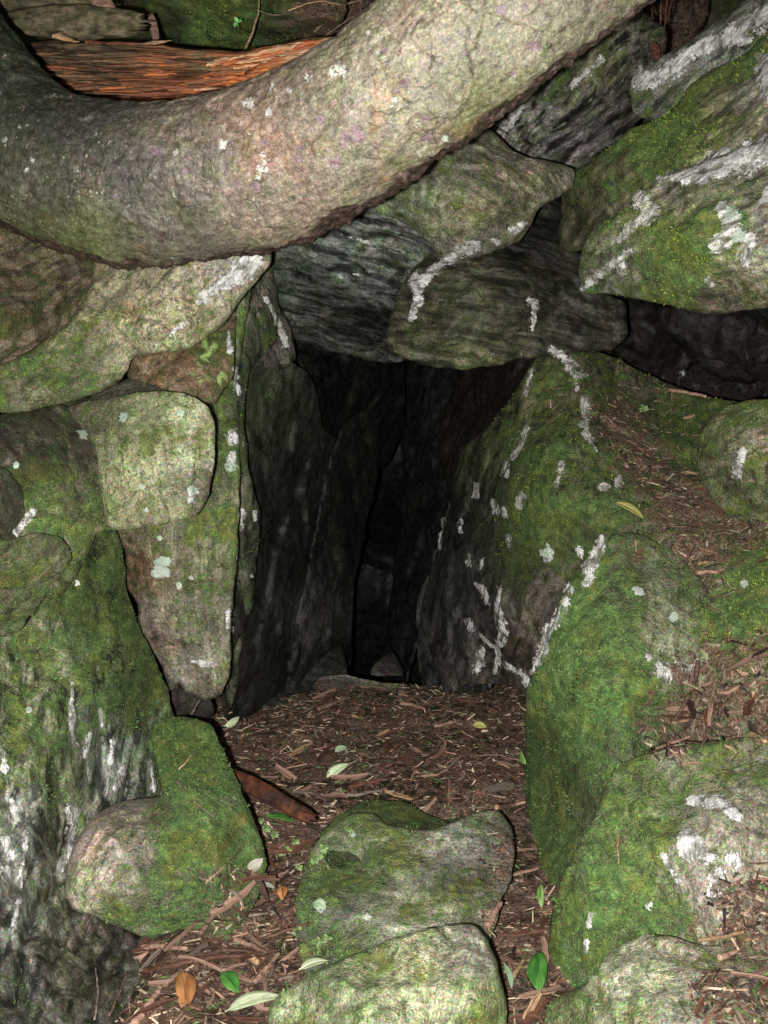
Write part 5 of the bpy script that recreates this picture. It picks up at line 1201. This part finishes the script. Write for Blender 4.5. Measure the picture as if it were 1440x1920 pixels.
    for i in range(60):
        x = rs.uniform(60, 400); y = rs.uniform(100, 188); L = rs.uniform(40, 130)
        spl(x, y, x+L, y+L*rs.uniform(-.06, .06), 1.695+max(0, (160-x))*.0006, rs.uniform(.0012, .0035), rs.choice([WOODD, WOODD, WOODM, WOODM] if x < 270 else [WOODD, WOODM, WOODO]))
    for i in range(14):
        x = rs.uniform(150, 350); y = rs.uniform(110, 180); L = rs.uniform(30, 90)
        spl(x, y, x+L, y+L*rs.uniform(-.1, .1), 1.72, rs.uniform(.001, .0025), rs.choice([WOODD, WOODO]))
    spl(215,96,322,74,1.77,.006,WOODP); spl(240,88,312,78,1.765,.004,WOODP); spl(200,84,290,80,1.78,.005,WOODD); spl(160,80,260,86,1.79,.006,WOODD)
    spl(100,65,150,78,1.80,.006,WOODP)
broken_log()
GREYWOOD = plain('weathered_wood', (.15,.12,.075), .7, .25, 55, (1,1,2), .4, 1.5, .9, (.09,.085,.045))
slab('fallen_branch', (20,40,1.90), (268,44,1.82), .060, .05, GREYWOOD, 'weathered brown branch end in the top left corner', 'branch', .5, 2)
slab('fallen_branch', (-60,-10,1.98), (205,12,1.95), .05, .04, GREYWOOD, 'mossy dark branch at the very top left, above the other branch', 'branch', .3, 8)
slab('wood_slab', (165,-20,1.88), (210,22,1.86), .032, .012, wood['pink'], 'pinkish broken wood piece at the top left', 'wood slab', .3, 3)
slab('wood_slab', (283,28,1.92), (293,74,1.92), .016, .008, wood['pink'], 'small upright pinkish wood piece right of the weathered branch', 'wood slab', .3, 5)

# ------------------------------------------------------------------ small plants
STEM = plain('green_brown_stem', (.20,.17,.10), .6, .3); FRESH = leafmat('fresh_green', (.14,.42,.10), (.22,.5,.18)); SOFT = leafmat('soft_green', (.14,.22,.06), (.20,.29,.11))
def seedling(px, py, z, s, n, label, mat=FRESH, name='seedling', group=None, stem=True, cat='seedling'):
    rs = random.Random(int(px*7+py))
    h = hit(px, py); c = P3(px, py, z) if z else (h[0] if h else P3(px, py, 1.5))
    nrm = h[1] if (h and not z) else Vector((0, -.4, .9)).normalized()
    root = empty(name, c); tag(root, label, cat, group)
    top = c+nrm*.012+Vector(-FWD)*.004
    V = []
    st = stick('stem', [tuple(proj(np.array(c))[k] for k in range(3)), tuple(proj(np.array((c+top)/2))[k] for k in range(3)), tuple(proj(np.array(top))[k] for k in range(3))], .0009, .0006, STEM, None)
    st.parent = root; st.location = st.location-root.location
    for i in range(n):
        a = i/n*2*math.pi+rs.uniform(-.3, .3); L = s*rs.uniform(.7, 1.2)
        d = Vector((math.cos(a), -.2, math.sin(a)*.8+.1)).normalized()
        me = leaf_mesh(L, L*.62, mat, .2, .2, 8)
        o = bpy.data.objects.new('leaf', me); COL.objects.link(o)
        y = Vector(-FWD).cross(d).normalized(); zz = d.cross(y)
        if zz.dot(Vector(-FWD)) < 0: y = -y; zz = -zz
        M = Matrix((d, y, zz)).transposed().to_4x4(); M.translation = top-c+d*L*.5
        o.parent = root; o.matrix_local = M
    return root
seedling(447,56,1.93,.010,3,'tiny fresh green seedling on the moss bank above the red log')
stick('twig', [(460,92,1.9),(474,60,1.88),(488,25,1.88),(486,-20,1.9)], .0022, .0014, wood['tan'], 'thin bare pale twig rising from the moss bank at the top', 'twig')
stick('twig', [(486,20,1.88),(510,35,1.88),(560,20,1.9)], .001, .0008, wood['grey'], 'thin side twig crossing the moss bank at the top', 'twig')
stick('twig', [(540,20,1.95),(600,-10,1.95),(640,10,1.95)], .0014, .001, wood['tan'], 'wispy root strand on the brown bank at the top', 'twig')
for i, (x0, y0, x1, y1) in enumerate([(600,75,700,10),(590,60,650,5),(640,60,690,20),(570,30,640,40),(620,20,720,-10),(580,80,640,70)]):
    stick('root_strand', [(x0,y0,2.05),((x0+x1)/2,(y0+y1)/2-6,2.03),(x1,y1,2.05)], .0012, .0007, wood['pink'], 'fine pinkish root strand hanging over the brown bank behind the trunk', 'root', group='fine roots on the brown bank')
for i, (x0, y0, x1, y1) in enumerate([(1190,-10,1215,75),(1215,-10,1226,60),(1240,0,1232,90),(1250,-10,1238,112),(1205,20,1228,100),(1262,-10,1245,50)]):
    stick('root_strand', [(x0,y0,1.98),((x0+x1)/2+5,(y0+y1)/2,1.96),(x1,y1,1.95)], .0022, .0012, wood['red'], 'reddish hanging rootlet left of the quartz band at the top right', 'root', group='hanging rootlets at the top right')
slab('wood_slab', (1226,80,1.93), (1234,112,1.92), .018, .010, wood['red'], 'small orange-brown bark piece hanging among rootlets at the top right', 'bark piece', .6, 9)
for (x, y, s, n) in [(545,1600,.008,6),(590,1625,.007,7),(610,1600,.008,6),(565,1640,.006,6),(500,1560,.008,7),(515,1575,.007,6),(490,1548,.006,6),(605,1612,.006,7),(550,1590,.007,7),(535,1608,.006,6),(660,1565,.006,6)]:
    seedling(x, y, None, s, n, 'small soft green creeping plant between the red wood slab and centre boulder', SOFT, 'creeping_plant', 'creeping plants by the centre boulder', cat='small plant')
for (x, y, s, n) in [(555,1760,.008,5),(620,1770,.010,3),(600,1880-100,.010,4)]:
    seedling(x, y, None, s, n, 'small green sprout left of the bottom centre stone', SOFT, 'sprout', 'sprouts above the bottom centre stone', cat='small plant')
seedling(1198,775,None,.010,6,'tiny bright sprout in the shelf litter', SOFT, 'sprout', cat='small plant')
# moss fern on the wedge stone
def fern(px, py, label):
    rs = random.Random(4)
    h = hit(px, py); root = empty('filmy_fern', h[0]); tag(root, label, 'fern')
    for i in range(16):
        x = px+rs.uniform(-26, 24); y = py+rs.uniform(-50, 50); hh = hit(x, y)
        if not hh: continue
        L = rs.uniform(.012, .022); a = rs.uniform(0, 6.28); V = []; Fc = []
        d = np.array(RIGHT)*math.cos(a)+UP*math.sin(a); s = np.cross(d, FWD); n = np.array(hh[1]); b = np.array(hh[0])+n*.003
        for k in range(9):
            t = k/8; c = b+d*L*t+n*.002*math.sin(t*3)
            w = L*.30*math.sin(math.pi*(t*.85+.1))
            for sg in (-1, 1):
                v0 = len(V); V += [c, c+d*L*.07, c+s*sg*w+d*L*.13+n*.001]; Fc.append([v0, v0+1, v0+2])
        meshobj('frond', V, Fc, FRESHF, parent=root, smooth=False)
FRESHF = leafmat('bright_frond', (.24,.40,.09), (.32,.46,.14))
fern(392, 690, 'bright green feathery fern clinging to the brown wedge stone')

# ================================================================== WORLD, LIGHT, CAMERA
w = bpy.data.worlds.new('World'); scene.world = w; w.use_nodes = True
nt = w.node_tree; bg = nt.nodes['Background']
sky = nt.nodes.new('ShaderNodeTexSky'); sky.sky_type = 'NISHITA'; sky.sun_disc = False
sky.sun_elevation = math.radians(8); sky.sun_rotation = math.radians(200)
nt.links.new(sky.outputs[0], bg.inputs['Color']); bg.inputs['Strength'].default_value = .012
# the camera's own flash: the photograph is visibly flash-lit (hard shadows to the right and above, dark cave)
fl = bpy.data.lights.new('camera_flash', 'SPOT'); fl.energy = 142; fl.spot_size = math.radians(112); fl.spot_blend = .8; fl.shadow_soft_size = .010; fl.color = (1, .985, .94)
fo = bpy.data.objects.new('camera_flash', fl); COL.objects.link(fo)
fo.location = Vector(CAM-.055*RIGHT-.022*UP)
fo.rotation_euler = (math.radians(90)-PITCH, 0, 0)
cam = bpy.data.cameras.new('camera'); co = bpy.data.objects.new('camera', cam); COL.objects.link(co)
cam.sensor_fit = 'VERTICAL'; cam.sensor_height = 24; cam.lens = 24*F/1920; cam.clip_start = .02; cam.clip_end = 500
co.location = Vector(CAM); co.rotation_euler = (math.radians(90)-PITCH, 0, 0)
scene.camera = co
scene.view_settings.view_transform = 'Standard'; scene.view_settings.look = 'None'; scene.view_settings.exposure = 0; scene.view_settings.gamma = 1
